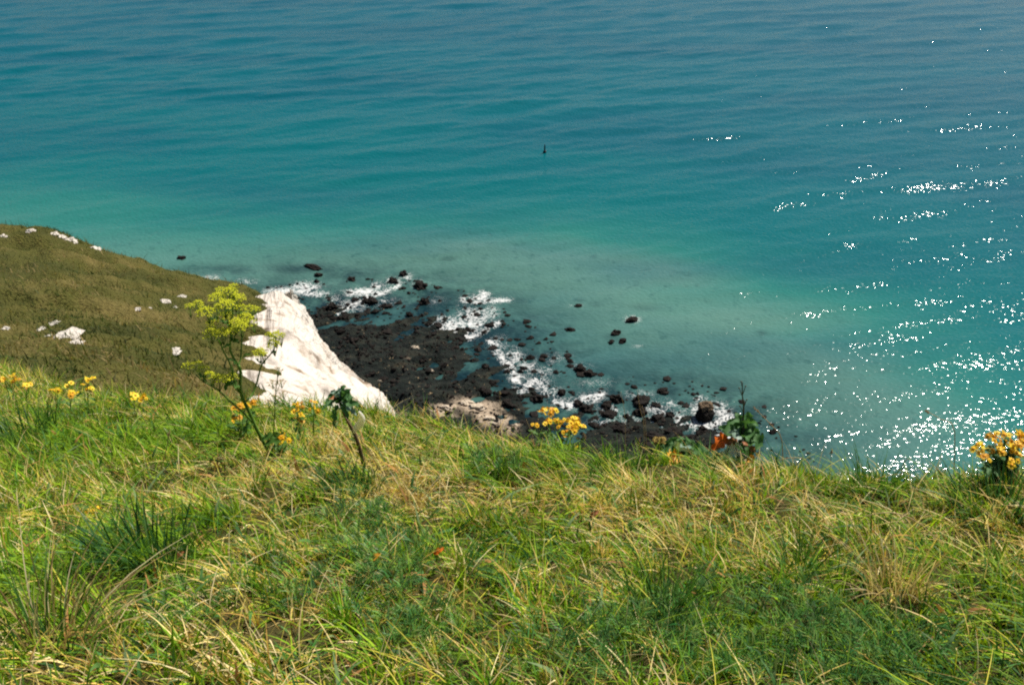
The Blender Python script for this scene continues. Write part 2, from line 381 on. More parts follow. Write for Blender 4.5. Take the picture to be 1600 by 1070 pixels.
# ------------------------------------------------------------------ the sea
sx = np.concatenate([-np.geomspace(9000, 260, 26), np.arange(-250, -80, 1.6), np.arange(-80, 95, .55), np.arange(95, 340, 1.6), np.geomspace(350, 9000, 26)])
sy = np.concatenate([np.array([-300, -60, 0, 30, 50]), np.arange(60, 185, .6), np.arange(185, 330, 1.0), np.arange(330, 620, 2.0), np.geomspace(630, 12000, 40)])
X, Y = np.meshgrid(sx, sy)
Zs = np.zeros(X.shape); dsh = -sdist(X, Y, SHORE)
for k in range(34):
    lam = 3.8 * 1.055 ** k * (.9 + .2 * random.random()); th = math.radians(-90 + 17 + random.gauss(0, 14)); kk = 2 * math.pi / lam
    Zs += .0042 * lam ** .9 * np.sin(kk * (X * math.cos(th) + Y * math.sin(th)) + random.random() * 6.28 + 1.2 * fbm(X * .02, Y * .02, 80 + k, 2))
far = np.clip((900 - np.hypot(X, Y)) / 400, 0, 1)
rz, rd = reef_z(X, Y)
near = np.clip(dsh / 170 + .30, .22, 1)
Zs *= far * near * (.5 + 1.0 * fbm(X * .012, Y * .03, 71, 3))
foam = np.zeros(X.shape)
for (px, py, rx, ry, st) in ((440, 455, 26, 7, 1.1), (475, 450, 24, 9, 1.2), (497, 460, 18, 5, .8), (570, 456, 30, 6, 1.15), (590, 447, 12, 7, .9), (615, 440, 16, 8, .75), (636, 432, 10, 6, .75),
        (655, 443, 14, 7, .6), (548, 478, 24, 11, .8), (535, 488, 14, 6, .75), (520, 468, 12, 8, .6), (600, 470, 30, 10, .45), (745, 466, 22, 6, 1.1), (755, 460, 12, 6, 1.0), (775, 470, 20, 3, .8),
        (705, 508, 24, 14, 1.15), (735, 500, 26, 18, 1.1), (720, 520, 20, 8, 1.0), (765, 488, 16, 10, .8), (690, 500, 12, 8, .8), (778, 540, 14, 12, .75), (805, 556, 16, 12, .85),
        (800, 575, 9, 16, .9), (822, 572, 20, 14, .7), (838, 597, 18, 8, 1.1), (815, 610, 16, 8, .8), (850, 580, 18, 12, .6), (860, 612, 24, 8, .75), (890, 630, 28, 9, .75), (925, 622, 22, 9, .7),
        (950, 640, 26, 10, .62), (985, 652, 30, 10, .6), (1030, 640, 26, 14, .72), (1055, 655, 20, 12, .8), (1048, 632, 16, 9, .7), (1100, 640, 26, 12, .95), (1128, 640, 14, 12, .9), (1085, 640, 12, 10, .9),
        (1075, 662, 22, 8, .8), (1120, 684, 26, 10, 1.05), (1100, 672, 18, 6, .8), (1150, 690, 20, 8, .8), (988, 498, 14, 6, .75), (995, 540, 9, 4, .6), (900, 478, 12, 4, .5),
        (905, 572, 22, 7, .45), (870, 560, 26, 10, .4), (930, 600, 40, 10, .4), (330, 434, 16, 5, .7), (385, 440, 18, 5, .6), (310, 440, 12, 4, .6), (1000, 615, 30, 8, .5), (680, 470, 18, 8, .4), (1095, 622, 10, 5, .8), (1020, 664, 40, 7, .75), (960, 660, 40, 6, .6)):
    q = PZ(px, py); qx = PZ(px + rx, py); qy = PZ(px, py - ry)
    a = abs(qx[0] - q[0]); b = abs(qy[1] - q[1])
    foam = np.maximum(foam, st * np.exp(-(((X - q[0]) / a) ** 2 + ((Y - q[1]) / b) ** 2) * .75))
for line in ([(422, 459), (450, 453), (480, 459), (502, 461)], [(545, 459), (575, 461), (600, 456), (622, 447)], [(722, 468), (745, 472), (775, 470), (796, 469)], [(680, 508), (700, 522), (725, 529), (745, 523), (778, 504)],
             [(765, 532), (785, 560), (800, 580), (816, 592)], [(800, 592), (830, 603), (852, 605)], [(526, 488), (545, 480), (575, 466)], [(868, 628), (890, 634), (915, 622), (940, 618)], [(1066, 655), (1085, 664), (1115, 664), (1140, 650)], [(1020, 655), (1040, 664), (1062, 660)], [(1100, 680), (1125, 690), (1150, 684)]):
    w_ = catmull([PZ(*p) for p in line], 26)
    dl = np.full(X.shape, 1e9)
    for p in w_: dl = np.minimum(dl, np.hypot(X - p[0], (Y - p[1]) * .7))
    foam = np.maximum(foam, (.75 + .6 * fbm(X * .35, Y * .35, 77, 3)) * np.exp(-(dl / .8) ** 2))
shallow = np.interp(dsh + 26 * (fbm(X * .016, Y * .03, 72, 3) - .5), [-10, 8, 30, 60, 110, 200, 420], [1.0, .95, .80, .60, .40, .22, 0.0])
for (px, py, rx, ry, st) in ((930, 450, 380, 100, .12), (1120, 550, 300, 140, .15), (1230, 660, 260, 110, .17), (760, 420, 260, 70, .08)):
    q = PZ(px, py); qx = PZ(px + rx, py); qy = PZ(px, py - ry)
    shallow = shallow + st * np.exp(-(((X - q[0]) / (qx[0] - q[0])) ** 2 + ((Y - q[1]) / (qy[1] - q[1])) ** 2)) * (.2 + 1.6 * fbm(X * .03, Y * .06, 76, 4))
shallow = np.clip(shallow, 0, 1)
reefdark = np.clip(np.interp(rz, [-3.6, -2.2, -1.0, -.2], [0, .35, .85, 1.0]) + .0, 0, 1)
for (px, py, rx, ry, st) in ((340, 422, 80, 10, .75), (480, 420, 80, 12, .85), (560, 430, 80, 14, .8), (620, 465, 110, 22, .8), (810, 470, 30, 10, .6), (800, 515, 50, 22, .7), (700, 405, 20, 5, .5), (930, 475, 12, 6, .6), (890, 512, 26, 8, .65),
        (880, 535, 40, 12, .45), (960, 525, 26, 12, .55), (1060, 590, 90, 10, .5), (950, 600, 80, 18, .5), (1010, 480, 30, 6, .4), (905, 470, 14, 4, .6), (1190, 520, 9, 4, .5), (1150, 540, 6, 3, .4), (1120, 605, 60, 9, .4)):
    q = PZ(px, py); qx = PZ(px + rx, py); qy = PZ(px, py - ry)
    reefdark = np.maximum(reefdark, st * np.exp(-(((X - q[0]) / (qx[0] - q[0])) ** 2 + ((Y - q[1]) / (qy[1] - q[1])) ** 2)))
o = grid_mesh('sea', np.stack([X, Y, Zs], -1), M['sea'], {'foam': foam, 'shallow': shallow, 'reef': reefdark})
tag(o, 'calm turquoise sea with fine ripples and sun glitter on the right', 'sea', kind='structure')

# ------------------------------------------------------------------ rocks
def rock(name, c, sx_, sy_, sz_, seed, mat, rough=.35, level=3, rot=0.0, parent=None):
    import bmesh
    bm = bmesh.new(); bmesh.ops.create_icosphere(bm, subdivisions=level, radius=1)
    rr = random.Random(seed); off = Vector((rr.uniform(-50, 50), rr.uniform(-50, 50), rr.uniform(-50, 50)))
    cr, sr = math.cos(rot), math.sin(rot)
    for v in bm.verts:
        n = v.co.normalized()
        k = 1 + rough * (mnoise.noise(n * 1.3 + off) + .5 * mnoise.noise(n * 2.9 + off) + .28 * mnoise.noise(n * 6 + off))
        cell = mnoise.cell(n * 2.2 + off) * rough * .25
        q = n * (k + cell); q = Vector((q.x * sx_, q.y * sy_, q.z * sz_))
        v.co = (q.x * cr - q.y * sr, q.x * sr + q.y * cr, q.z)
    me = bpy.data.meshes.new(name); bm.to_mesh(me); bm.free(); me.materials.append(mat)
    o = bpy.data.objects.new(name, me); col.objects.link(o); o.location = c
    if parent: o.parent = parent
    return o
def sea_rock(px, py, wpx, hpx, label, mat='rock_dark', grp='dark boulders in the surf', zb=.0, cat='boulder', name='boulder', rough=.62):
    q = PZ(px, py + hpx * .35); s = 148.0 / FPX * (q[1] / 120.0)
    w = wpx * s * .5; h = hpx * s * .5
    return tag(rock(name, (q[0], q[1], zb + h * .25), w, min(w * .8, h * 1.5), h * 1.0, int(px * 31 + py), M[mat], rough, 3, random.uniform(-.6, .6)), label, cat, grp)
# the one big boulder ringed by foam, with its paler cap
q = PZ(1100, 652)
bb = empty('boulder', (q[0], q[1], 0)); tag(bb, 'largest rounded boulder standing alone in a ring of white foam, brown on top', 'boulder')
bmz = rock('base', (0, 0, .35), 1.55, 1.35, 1.65, 5, M['rock_dark'], .22, 4, parent=bb)
rock('crown', (.1, .35, 1.75), 1.25, 1.15, 1.0, 9, M['rock_brown'], .30, 4, parent=bb)
ROCKS = [
 (906, 574, 17, 13, 'round dark boulder, left one of the close pair in open green water'),
 (921, 582, 17, 11, 'dark boulder, right one of the close pair in open green water'),
 (878, 611, 13, 12, 'small dark boulder in foam straight above the central yellow ragwort'),
 (839, 620, 20, 13, 'dark boulder by the foam just above the left end of the central ragwort'),
 (903, 628, 16, 11, 'dark boulder in foam just above the right end of the central ragwort'),
 (916, 636, 20, 12, 'wide dark boulder touching the foam right above the ragwort flowers'),
 (963, 620, 20, 16, 'brownish black boulder left of the widest flat dark rock in the surf'),
 (948, 631, 16, 10, 'low dark boulder in thin foam between the ragwort and the wide flat rock'),
 (1001, 623, 28, 17, 'widest flat topped dark rock among the surf boulders'),
 (1036, 609, 17, 9, 'low dark rock farthest out above the foam patch left of the lone big boulder'),
 (953, 645, 24, 10, 'flat dark rock barely above the foam near the shore'),
 (1001, 641, 22, 15, 'dark rock just below the widest flat topped rock'),
 (1026, 650, 20, 13, 'dark rock at the left rim of the foam near the lone big boulder'),
 (1047, 646, 14, 10, 'small dark rock inside the foam near the lone big boulder'),
 (987, 498, 18, 7, 'far rock awash with a white break in the open green water'),
 (963, 518, 13, 9, 'dark rock under the far white break in the open water'),
 (955, 533, 9, 6, 'small left rock of the far submerged pair in green water'),
 (973, 531, 11, 8, 'right rock of the far submerged pair in green water'),
 (890, 514, 15, 6, 'lone low rock in green water right of the largest foam patch'),
 (903, 477, 10, 5, 'small lone rock farthest out in the open green water'),
 (657, 444, 20, 12, 'dark pointed rock farthest out beside the upper foam streaks'),
 (664, 470, 15, 12, 'dark rock standing alone between the upper foam and the reef'),
 (580, 468, 19, 11, 'dark rock directly below the long white breaker'),
 (518, 477, 16, 12, 'dark rock nearest the tip of the chalk cliff'),
 (538, 494, 14, 8, 'low dark rock at the lower end of the left foam streak'),
 (640, 490, 10, 10, 'small dark rock at the top edge of the rock platform'),
 (630, 426, 11, 9, 'small rock topped with spray at the end of the upper foam'),
 (615, 437, 14, 8, 'low rock awash in the upper foam streak'),
 (550, 435, 11, 6, 'small rock awash above the long white breaker'),
 (497, 428, 13, 6, 'low black rock behind the white breaker at the cliff tip'),
 (490, 416, 30, 6, 'long low black ledge awash beyond the cliff tip'),
 (285, 402, 12, 5, 'lone small rock awash beyond the grassy headland'),
 (606, 477, 16, 7, 'low rock awash between foam streaks above the platform'),
 (673, 618, 15, 12, 'round black boulder on the platform beside the pale rubble'),
 (991, 603, 9, 5, 'tiny rock above the widest flat topped rock'),
 (1098, 668, 14, 9, 'dark rock in the white foam directly below the lone big boulder'),
 (760, 611, 16, 12, 'dark boulder on the platform edge left of the foam'),
 (793, 628, 22, 13, 'dark boulder at the shore end of the foam left of the ragwort'),
 (1052, 672, 28, 12, 'dark rock right behind the low cabbage with yellow leaves'),
 (1020, 678, 30, 12, 'dark rock behind the left end of the low cabbage'),
 (968, 668, 26, 14, 'dark rock behind the dry grass stems at the turf edge'),
 (1080, 682, 22, 10, 'dark rock behind the reddened cabbage leaf'),
]
for (px, py, w, h, lb) in ROCKS: sea_rock(px, py, w, h, lb)
PALE = [
 (731, 629, 20, 10, 'pinkish pale boulder at the back of the chalk rubble', 'rock_pale'),
 (744, 639, 26, 8, 'long pale chalk block in the middle of the rubble', 'rock_pale'),
 (768, 655, 28, 9, 'broad pale chalk block nearest the turf edge', 'rock_pale'),
 (698, 641, 18, 7, 'pale chalk block at the left end of the rubble', 'rock_pale'),
 (805, 667, 10, 8, 'small round pale stone just left of the ragwort', 'rock_pale'),
 (674, 584, 7, 5, 'small pale stone in the middle of the dark platform', 'rock_pale'),
 (594, 598, 8, 4, 'small pale stone on the platform near the chalk cliff', 'rock_pale'),
 (650, 549, 10, 4, 'flat pale stone high on the dark platform', 'rock_pale')]
for (px, py, w, h, lb, mt) in PALE:
    q = PZ(px, py); zz = float(reef_z(np.array([q[0]]), np.array([q[1]]))[0][0])
    q = PZ(px, py, max(zz, 0)); sea_rock(px, py, w, h, lb, mt, 'pale fallen stones on the platform', max(zz, 0), 'stone', 'chalk_block')

# loose dark cobbles and weed lumps of the platform: beyond counting
mb_v = []; mb_f = []
ICO = None
import bmesh
bm = bmesh.new(); bmesh.ops.create_icosphere(bm, subdivisions=1, radius=1); ICO = np.array([v.co[:] for v in bm.verts]); ICOF = np.array([[v.index for v in f.verts] for f in bm.faces]); bm.free()
n = 0
qx = RNG.uniform(-55, 48, 13000); qy = RNG.uniform(100, 172, 13000); qz, qd = reef_z(qx, qy)
keep = (qz > -.5) & (qd > -9) & (qd < 30); awash = (qd > -15) & (qd < 1) & (RNG.random(len(qx)) < .16); qz = np.where(awash, np.maximum(qz, -.06), qz); keep = keep | awash
qx, qy, qz, awash = qx[keep], qy[keep], qz[keep], awash[keep]
sc_ = np.clip(RNG.lognormal(-1.95, .6, len(qx)), .07, .95)
sc_ = np.where(awash, np.clip(sc_ * 1.9, .22, .75), sc_)
dsp = 1 + RNG.uniform(-.5, .4, (len(qx), len(ICO)))
vv = ICO[None] * dsp[..., None] * sc_[:, None, None] * np.array([1.2, 1, .7]) + np.stack([qx, qy, qz + .1 * sc_], -1)[:, None, :]
ff = ICOF[None] + (np.arange(len(qx)) * len(ICO))[:, None, None]
me = bpy.data.meshes.new('cobbles'); raw_mesh(me, vv.reshape(-1, 3), ff.reshape(-1, 3), False); me.materials.append(M['rock_dark'])
o = bpy.data.objects.new('cobbles', me); col.objects.link(o); tag(o, 'countless dark cobbles and weed lumps strewn over the rock platform', 'cobbles', kind='stuff')

# chalk showing through the turf of the headland
def hill_at(px, py):
    """nearest hillside vertex to a sight line, front side only"""
    d = ray(px, py); W = (HV[:122] - CAM) @ FWD
    a = (HV[:122] - CAM) @ RIGHT / W - d @ RIGHT / (d @ FWD); b = (HV[:122] - CAM) @ UP / W - (d @ UP) / (d @ FWD)
    e = a * a + b * b; k = np.unravel_index(np.argmin(e), e.shape); return HV[:122][k]
def outcrop(pts, label, hgt=.35):
    """one outcrop of a few joined blocks"""
    c0 = hill_at(pts[0][0], pts[0][1]); o = None
    if len(pts) > 1: o = empty('chalk_outcrop', c0)
    for i, (px, py, w, h) in enumerate(pts):
        c = hill_at(px, py); s = np.dot(c - CAM, FWD) / FPX; c = c - np.array([0, 0, h * s * .22])
        b = rock('block' if o else 'chalk_outcrop', c - c0 if o else c, w * s * .5, w * s * (.42 if w < 24 else .55), h * s * (.5 if w < 24 else .36), int(px * 7 + py), M['rock_white'], .6, 3, random.uniform(-.4, .4), o)
    return tag(o or b, label, 'rock', 'chalk outcrops on the headland')
outcrop([(50, 351, 14, 7)], 'small white rock alone on the ridge nearest the left edge of the view')
outcrop([(84, 364, 16, 8), (96, 371, 18, 8), (110, 374, 20, 9), (75, 370, 12, 7)], 'largest cluster of white chalk blocks on the headland ridge')
outcrop([(147, 388, 16, 8), (134, 391, 10, 5)], 'white chalk block at the lower end of the ridge cluster')
outcrop([(3, 369, 12, 7)], 'tan rock below the ridge cut by the left edge of the view')
outcrop([(72, 533, 36, 7), (104, 528, 42, 7)], 'longest bare white chalk streak in the headland turf')
outcrop([(117, 541, 26, 5)], 'thin chalk streak just below the longest white streak')
outcrop([(6, 515, 12, 6)], 'small white stone left of the long white streak')
outcrop([(64, 514, 14, 5), (88, 507, 16, 5)], 'faint chalk patch just above the long white streak')
outcrop([(257, 472, 16, 9), (273, 480, 9, 6)], 'bare chalk scar left of the yellow umbels')
outcrop([(214, 487, 12, 5), (235, 484, 9, 4)], 'low chalk patch left of the bare scar')
outcrop([(284, 463, 14, 5)], 'small chalk patch above the bare scar near the ridge')
outcrop([(270, 548, 22, 5), (285, 543, 12, 5)], 'dull chalk patch halfway down the slope beside the umbellifer')

# ------------------------------------------------------------------ grass
def blades(name, base, L, wd, lean, headg, colr, mat, bend=.5, segs=4, droop=None):
    """base (n,3), L length, wd width, lean (n,2) horizontal lean per unit length, headg facing angle"""
    n = len(base); ts = np.linspace(0, 1, segs + 1)
    fac = np.stack([np.cos(headg), np.sin(headg)], -1)
    vs = np.zeros((n, segs + 1, 2, 3)); lm = np.linalg.norm(lean, axis=1)
    for i, t in enumerate(ts):
        hor = lean * (.35 * t + .65 * t * t)[..., None] if False else lean * (.4 * t + .6 * t * t)
        zz = t - (.28 + .12 * lm) * np.minimum(lm, 1.4) * t * t
        p = base + np.concatenate([hor * L[:, None], (zz * L)[:, None]], 1)
        w = wd * .5 * (1 - t) ** .6 * (0.75 + .25 * min(1, t * 6)) if t < 1 else wd * .06
        vs[:, i, 0, :2] = p[:, :2] - fac * w[:, None]; vs[:, i, 1, :2] = p[:, :2] + fac * w[:, None]
        vs[:, i, 0, 2] = p[:, 2]; vs[:, i, 1, 2] = p[:, 2]
    idx = np.arange(n * (segs + 1) * 2).reshape(n, segs + 1, 2)
    q = np.stack([idx[:, :-1, 0], idx[:, :-1, 1], idx[:, 1:, 1], idx[:, 1:, 0]], -1).reshape(-1, 4)
    me = bpy.data.meshes.new(name); raw_mesh(me, vs.reshape(-1, 3), q); me.materials.append(mat)
    at = me.attributes.new('col', 'FLOAT_COLOR', 'POINT')
    cc = np.repeat(np.concatenate([colr, np.ones((n, 1))], 1)[:, None, :], (segs + 1) * 2, 1)
    at.data.foreach_set('color', np.ascontiguousarray(cc, dtype=np.float32).ravel())
    o = bpy.data.objects.new(name, me); col.objects.link(o); return o
GREEN = np.array([(.075, .160, .020), (.125, .215, .016), (.185, .262, .014), (.042, .118, .034), (.275, .315, .018)])
STRAW = np.array([(.57, .42, .12), (.64, .50, .22), (.50, .31, .08), (.70, .58, .32), (.52, .46, .06)])
dry_spots = [(640, 770, .12), (640, 772, .12), (665, 785, .11), (665, 783, .11), (612, 752, .11), (612, 750, .11), (470, 745, .12), (470, 747, .12), (640, 770, .30), (590, 735, .25), (690, 785, .22), (430, 750, .28), (500, 690, .3), (1000, 800, .4), (900, 790, .25), (1150, 760, .3), (520, 1040, .35), (80, 740, .3), (420, 960, .3),
             (1560, 840, .4), (1090, 1050, .25), (700, 700, .25), (1250, 830, .4), (760, 940, .3), (240, 690, .25), (950, 1050, .3), (1560, 1050, .2), (330, 1010, .3), (1420, 920, .25)]
wet_spots = [(60, 690, .5), (230, 840, .3), (150, 700, .5), (330, 680, .4), (600, 860, .3), (640, 980, .3), (1200, 1010, .5), (540, 750, .22), (850, 720, .25), (960, 730, .2), (1350, 760, .3), (1560, 770, .3),
             (1380, 980, .4), (100, 960, .5), (760, 730, .2), (1500, 950, .3), (1010, 950, .25), (820, 860, .2)]
dryP = [(GP(a, b), r) for a, b, r in dry_spots]; wetP = [(GP(a, b), r) for a, b, r in wet_spots]
def dryness(x, y):
    d = .36 + .6 * (fbm(x * 3.1, y * 3.1, 91, 4) - .5)
    for q, r in dryP: d = d + .13 * np.exp(-((x - q[0]) ** 2 + (y - q[1]) ** 2) / r ** 2)
    for q, r in wetP: d = d - .22 * np.exp(-((x - q[0]) ** 2 + (y - q[1]) ** 2) / r ** 2)
    return np.clip(d, .06, .92)
def sample(n, back=.5):
    x = RNG.uniform(-4.6, 3.6, n * 3); y = RNG.uniform(.35, 5.6, n * 3); ey = edge_y(x)
    k = (y < ey + .12) & (np.abs(x) < .72 * y + 1.25); return x[k][:n], y[k][:n]
CLEAR = [(GP(1062, 722), .17, .28), (GP(1154, 722), .12, .4), (GP(1046, 742), .15, .18), (GP(430, 716), .08, .6), (GP(565, 735), .08, .6), (GP(872, 706), .08, .6)]
def near_plant(x, y):
    k = np.ones(len(x))
    for q, r, f in CLEAR: k = np.minimum(k, np.where(np.hypot(x - q[0], y - q[1]) < r, f, 1.0))
    return k, np.ones(len(x))
NC = 5200
cx_, cy_ = sample(NC); NC = len(cx_)
c_dry = dryness(cx_, cy_); c_isdry = np.clip(c_dry * .5 + .66 * (RNG.random(NC) < c_dry), .04, .95); c_lean = RNG.normal(0, .38, (NC, 2)); c_len = RNG.lognormal(0, .30, NC); c_gi = RNG.random(NC); c_br = RNG.uniform(.6, 1.4, NC)
def field(n, kind):
    x, y = sample(n); n = len(x); k = RNG.integers(0, NC, n)
    if kind == 'turf':
        rad = RNG.uniform(.008, .038, NC)[k]; x = cx_[k] + RNG.normal(0, 1, n) * rad; y = cy_[k] + RNG.normal(0, 1, n) * rad
        y = np.minimum(y, edge_y(x) + .15)
    dr = dryness(x, y); big = fbm(x * 1.9, y * 1.9, 99, 3)
    isd = RNG.random(n) < (c_isdry[k] if kind == 'turf' else dr * (1.25 if kind == 'thatch' else 1.0))
    u = RNG.random((n, 1)); gsel = (c_gi[k] * .6 + RNG.random(n) * .4) if kind == 'turf' else RNG.random(n)
    gi = np.clip((gsel * 3.4 + big * 2.6 - .8).astype(int), 0, 4); si = RNG.integers(0, 5, n)
    c = np.where(isd[:, None], STRAW[si] * 1.15, GREEN[gi] * np.array([1.18, 1.30, .90])) * (.6 + .8 * u) * near_plant(x, y)[1][:, None]
    z = ground_z(x, y)
    wind = np.stack([-.36 + .5 * (fbm(x * 1.1, y * 1.1, 103, 2) - .5), -.05 + .7 * (fbm(x * 1.3, y * 1.3, 104, 2) - .5)], -1)
    hd = RNG.uniform(0, 2 * math.pi, n)
    if kind == 'thatch':
        L = RNG.uniform(.04, .12, n); wd = RNG.uniform(.002, .0048, n); lean = RNG.normal(0, 1, (n, 2)); lean = lean / np.linalg.norm(lean, axis=1, keepdims=True) * RNG.uniform(.9, 1.5, (n, 1)) + wind * .6
        z = z + RNG.uniform(0, .03, n)
    elif kind == 'turf':
        c = c * c_br[k][:, None]
        L = np.clip(RNG.lognormal(-2.88, .34, n) * c_len[k], .03, .13); wd = RNG.uniform(.0036, .0088, n) * np.where(isd, .68, 1.1); lean = RNG.normal(0, .36, (n, 2)) + wind + c_lean[k]
    elif kind == 'broad':
        L = RNG.uniform(.025, .065, n); wd = RNG.uniform(.009, .017, n); lean = RNG.normal(0, .9, (n, 2)); z = z + RNG.uniform(.005, .05, n)
        c = np.where((RNG.random(n) < .15)[:, None], np.array([.40, .20, .07]), np.array([(.06, .15, .04), (.10, .20, .05), (.15, .22, .09), (.05, .11, .03)])[RNG.integers(0, 4, n)]) * (.7 + .7 * u)
    else:
        L = np.clip(RNG.lognormal(-2.0, .28, n), .08, .26); wd = RNG.uniform(.0018, .0036, n) * np.where(isd, .85, 1.3); lean = RNG.normal(0, .4, (n, 2)) + wind * 1.5
        L = L * np.clip(1.1 - (y - edge_y(x) + .5), .5, 1)
    L = L * near_plant(x, y)[0]
    return np.stack([x, y, z - .004], -1), L, wd, lean, hd, c
parts = [field(34000, 'thatch'), field(150000, 'turf'), field(1900, 'tall'), field(4200, 'broad')]
cat = [np.concatenate([p[i] for p in parts]) for i in range(6)]
o = blades('grass', *cat, M['grass'])
tag(o, 'rough green and straw coloured grass covering the cliff top', 'grass', kind='stuff')

# turf of the headland
r_, c_ = 160, 188
n = 34000
fi = RNG.uniform(8, 157, n); fj = RNG.uniform(2, 187, n) ; i0 = fi.astype(int); j0 = fj.astype(int); a = (fi - i0)[:, None]; b = (fj - j0)[:, None]
B = (HV[i0, j0] * (1 - a) + HV[i0 + 1, j0] * a) * (1 - b) + (HV[i0, np.minimum(j0 + 1, 189)] * (1 - a) + HV[i0 + 1, np.minimum(j0 + 1, 189)] * a) * b
big = fbm(B[:, 0] * .45 + B[:, 1] * .2, B[:, 1] * .8, 120, 5); u = RNG.random((n, 1))
HC = np.array([(.028, .050, .008), (.058, .086, .012), (.10, .110, .018), (.18, .145, .042), (.30, .22, .09)])
ci = np.clip((RNG.random(n) * 2.4 + (big - .5) * 10 + .9).astype(int), 0, 4)
o = blades('hillside_grass', B - np.array([0, 0, .03]), RNG.lognormal(-2.0, .45, n), RNG.uniform(.014, .04, n), RNG.normal(0, .6, (n, 2)) + np.array([-.35, 0]), RNG.uniform(0, 6.28, n), HC[ci] * (.6 + .8 * u), M['grass'], segs=2)
tag(o, 'dull olive and brown grass covering the headland slope', 'grass', kind='stuff')

# ------------------------------------------------------------------ distinct tufts
def tuft(px, py, n, L0, spread, cols, label, width=.006, name='grass_tuft', lean0=(-.15, .0), cat='grass tuft'):
    q = GP(px, py); th = RNG.uniform(0, 6.28, n); r = spread * np.sqrt(RNG.random(n))
    x = q[0] + r * np.cos(th); y = q[1] + r * np.sin(th) * .8
    base = np.stack([x, y, ground_z(x, y) - .005], -1)
    lean = np.stack([np.cos(th), np.sin(th)], -1) * RNG.uniform(.1, .75, (n, 1)) + np.array(lean0) + RNG.normal(0, .15, (n, 2))
    L = L0 * RNG.uniform(.6, 1.15, n); cols = np.array(cols); c = cols[RNG.integers(0, len(cols), n)] * RNG.uniform(.7, 1.25, (n, 1))
    o = blades(name, base - q, L, RNG.uniform(.6, 1.2, n) * width, lean, RNG.uniform(0, 6.28, n), c, M['tuft_green'], segs=5)
    o.location = q; return tag(o, label, cat, 'distinct grass tufts in the turf')
DG = [(.030, .105, .034), (.045, .135, .034), (.07, .16, .03)]; MG = [(.05, .14, .025), (.07, .17, .03), (.035, .10, .02)]; SG = [(.50, .38, .18), (.40, .28, .12), (.6, .5, .3)]
tuft(232, 880, 190, .18, .12, DG, 'dense dark bluish green grass tuft in the lower left turf', .0075)
tuft(548, 770, 150, .14, .10, DG, 'dark green grass tuft just below the leggy cabbage stem', .0065)
tuft(40, 700, 160, .22, .16, MG, 'long bladed green tuft at the left edge of the view', .007)
tuft(1360, 770, 120, .16, .10, [(.06, .17, .02), (.08, .2, .03)], 'bright green upright tuft at the turf edge before the glitter')
tuft(1395, 935, 130, .22, .07, SG, 'pale bleached tuft with long arching blades in the right turf', .004)
tuft(960, 745, 110, .15, .10, MG, 'fresh green tuft at the turf edge right of the ragwort')
tuft(100, 1010, 110, .26, .09, SG + MG, 'sprawling tuft with pale tips in the bottom left corner', .005, lean0=(.3, .2))
tuft(1030, 965, 90, .22, .07, MG, 'green tuft with one long pale blade in the lower middle', .006)
tuft(1560, 800, 150, .17, .14, DG + MG, 'dark green leafy tuft below the right hand ragwort', .008)
tuft(1240, 900, 70, .20, .05, MG, 'slender upright green tuft in the right turf', .005)
tuft(640, 800, 60, .17, .05, SG, 'small straw coloured tuft beside the bare straw strip', .004)

# feathery low herbs
def herb_patch(name, spots, label):
    vs = []; fs = []; colrs = []
    base = []; L = []; wd = []; lean = []; hd = []; cc = []
    for (px, py, rad, n) in spots:
        q = GP(px, py)
        for k in range(int(n * .75)):
            th = random.uniform(0, 6.28); r = rad * math.sqrt(random.random()); x = q[0] + r * math.cos(th); y = q[1] + r * .75 * math.sin(th)
            z = float(ground_z(x, y)) + random.uniform(.02, .07); a = random.uniform(0, 6.28); ln = random.uniform(.05, .11); el = random.uniform(.15, .8)
            d = np.array([math.cos(a) * math.cos(el), math.sin(a) * math.cos(el), math.sin(el)]); cl = np.array(random.choice([(.035, .12, .034), (.05, .15, .035), (.09, .20, .05), (.03, .09, .025)]))
            for t in np.linspace(.12, 1, 11):
                p = np.array([x, y, z]) + d * ln * t - np.array([0, 0, .35 * ln * t * t])
                for s in (-1, 1):
                    aa = a + s * random.uniform(.7, 1.2); w = ln * .30 * (1.15 - t) + .004
                    base.append(p); L.append(w); wd.append(.0035); lean.append((math.cos(aa) * random.uniform(.5, 1.2), math.sin(aa) * random.uniform(.5, 1.2))); hd.append(aa + 1.57 + random.gauss(0, .5)); cc.append(cl * random.uniform(.7, 2.4) * np.array([random.uniform(.7, 1.9), 1, random.uniform(.4, 1.1)]))
    o = blades(name, np.array(base), np.array(L), np.array(wd), np.array(lean), np.array(hd), np.array(cc), M['tuft_green'], segs=2)
    return tag(o, label, 'ground cover', kind='stuff')
herb_patch('ground_cover', [(1180, 1010, .30, 260), (1330, 1030, .22, 150), (1060, 1020, .18, 80), (590, 880, .15, 110), (620, 960, .14, 90), (560, 820, .12, 70), (660, 1010, .14, 60), (450, 940, .12, 30), (770, 735, .12, 60), (1130, 740, .12, 30), (880, 1040, .16, 70), (300, 960, .14, 25)],
           'feathery dark green leaves of low herbs matted among the grass')

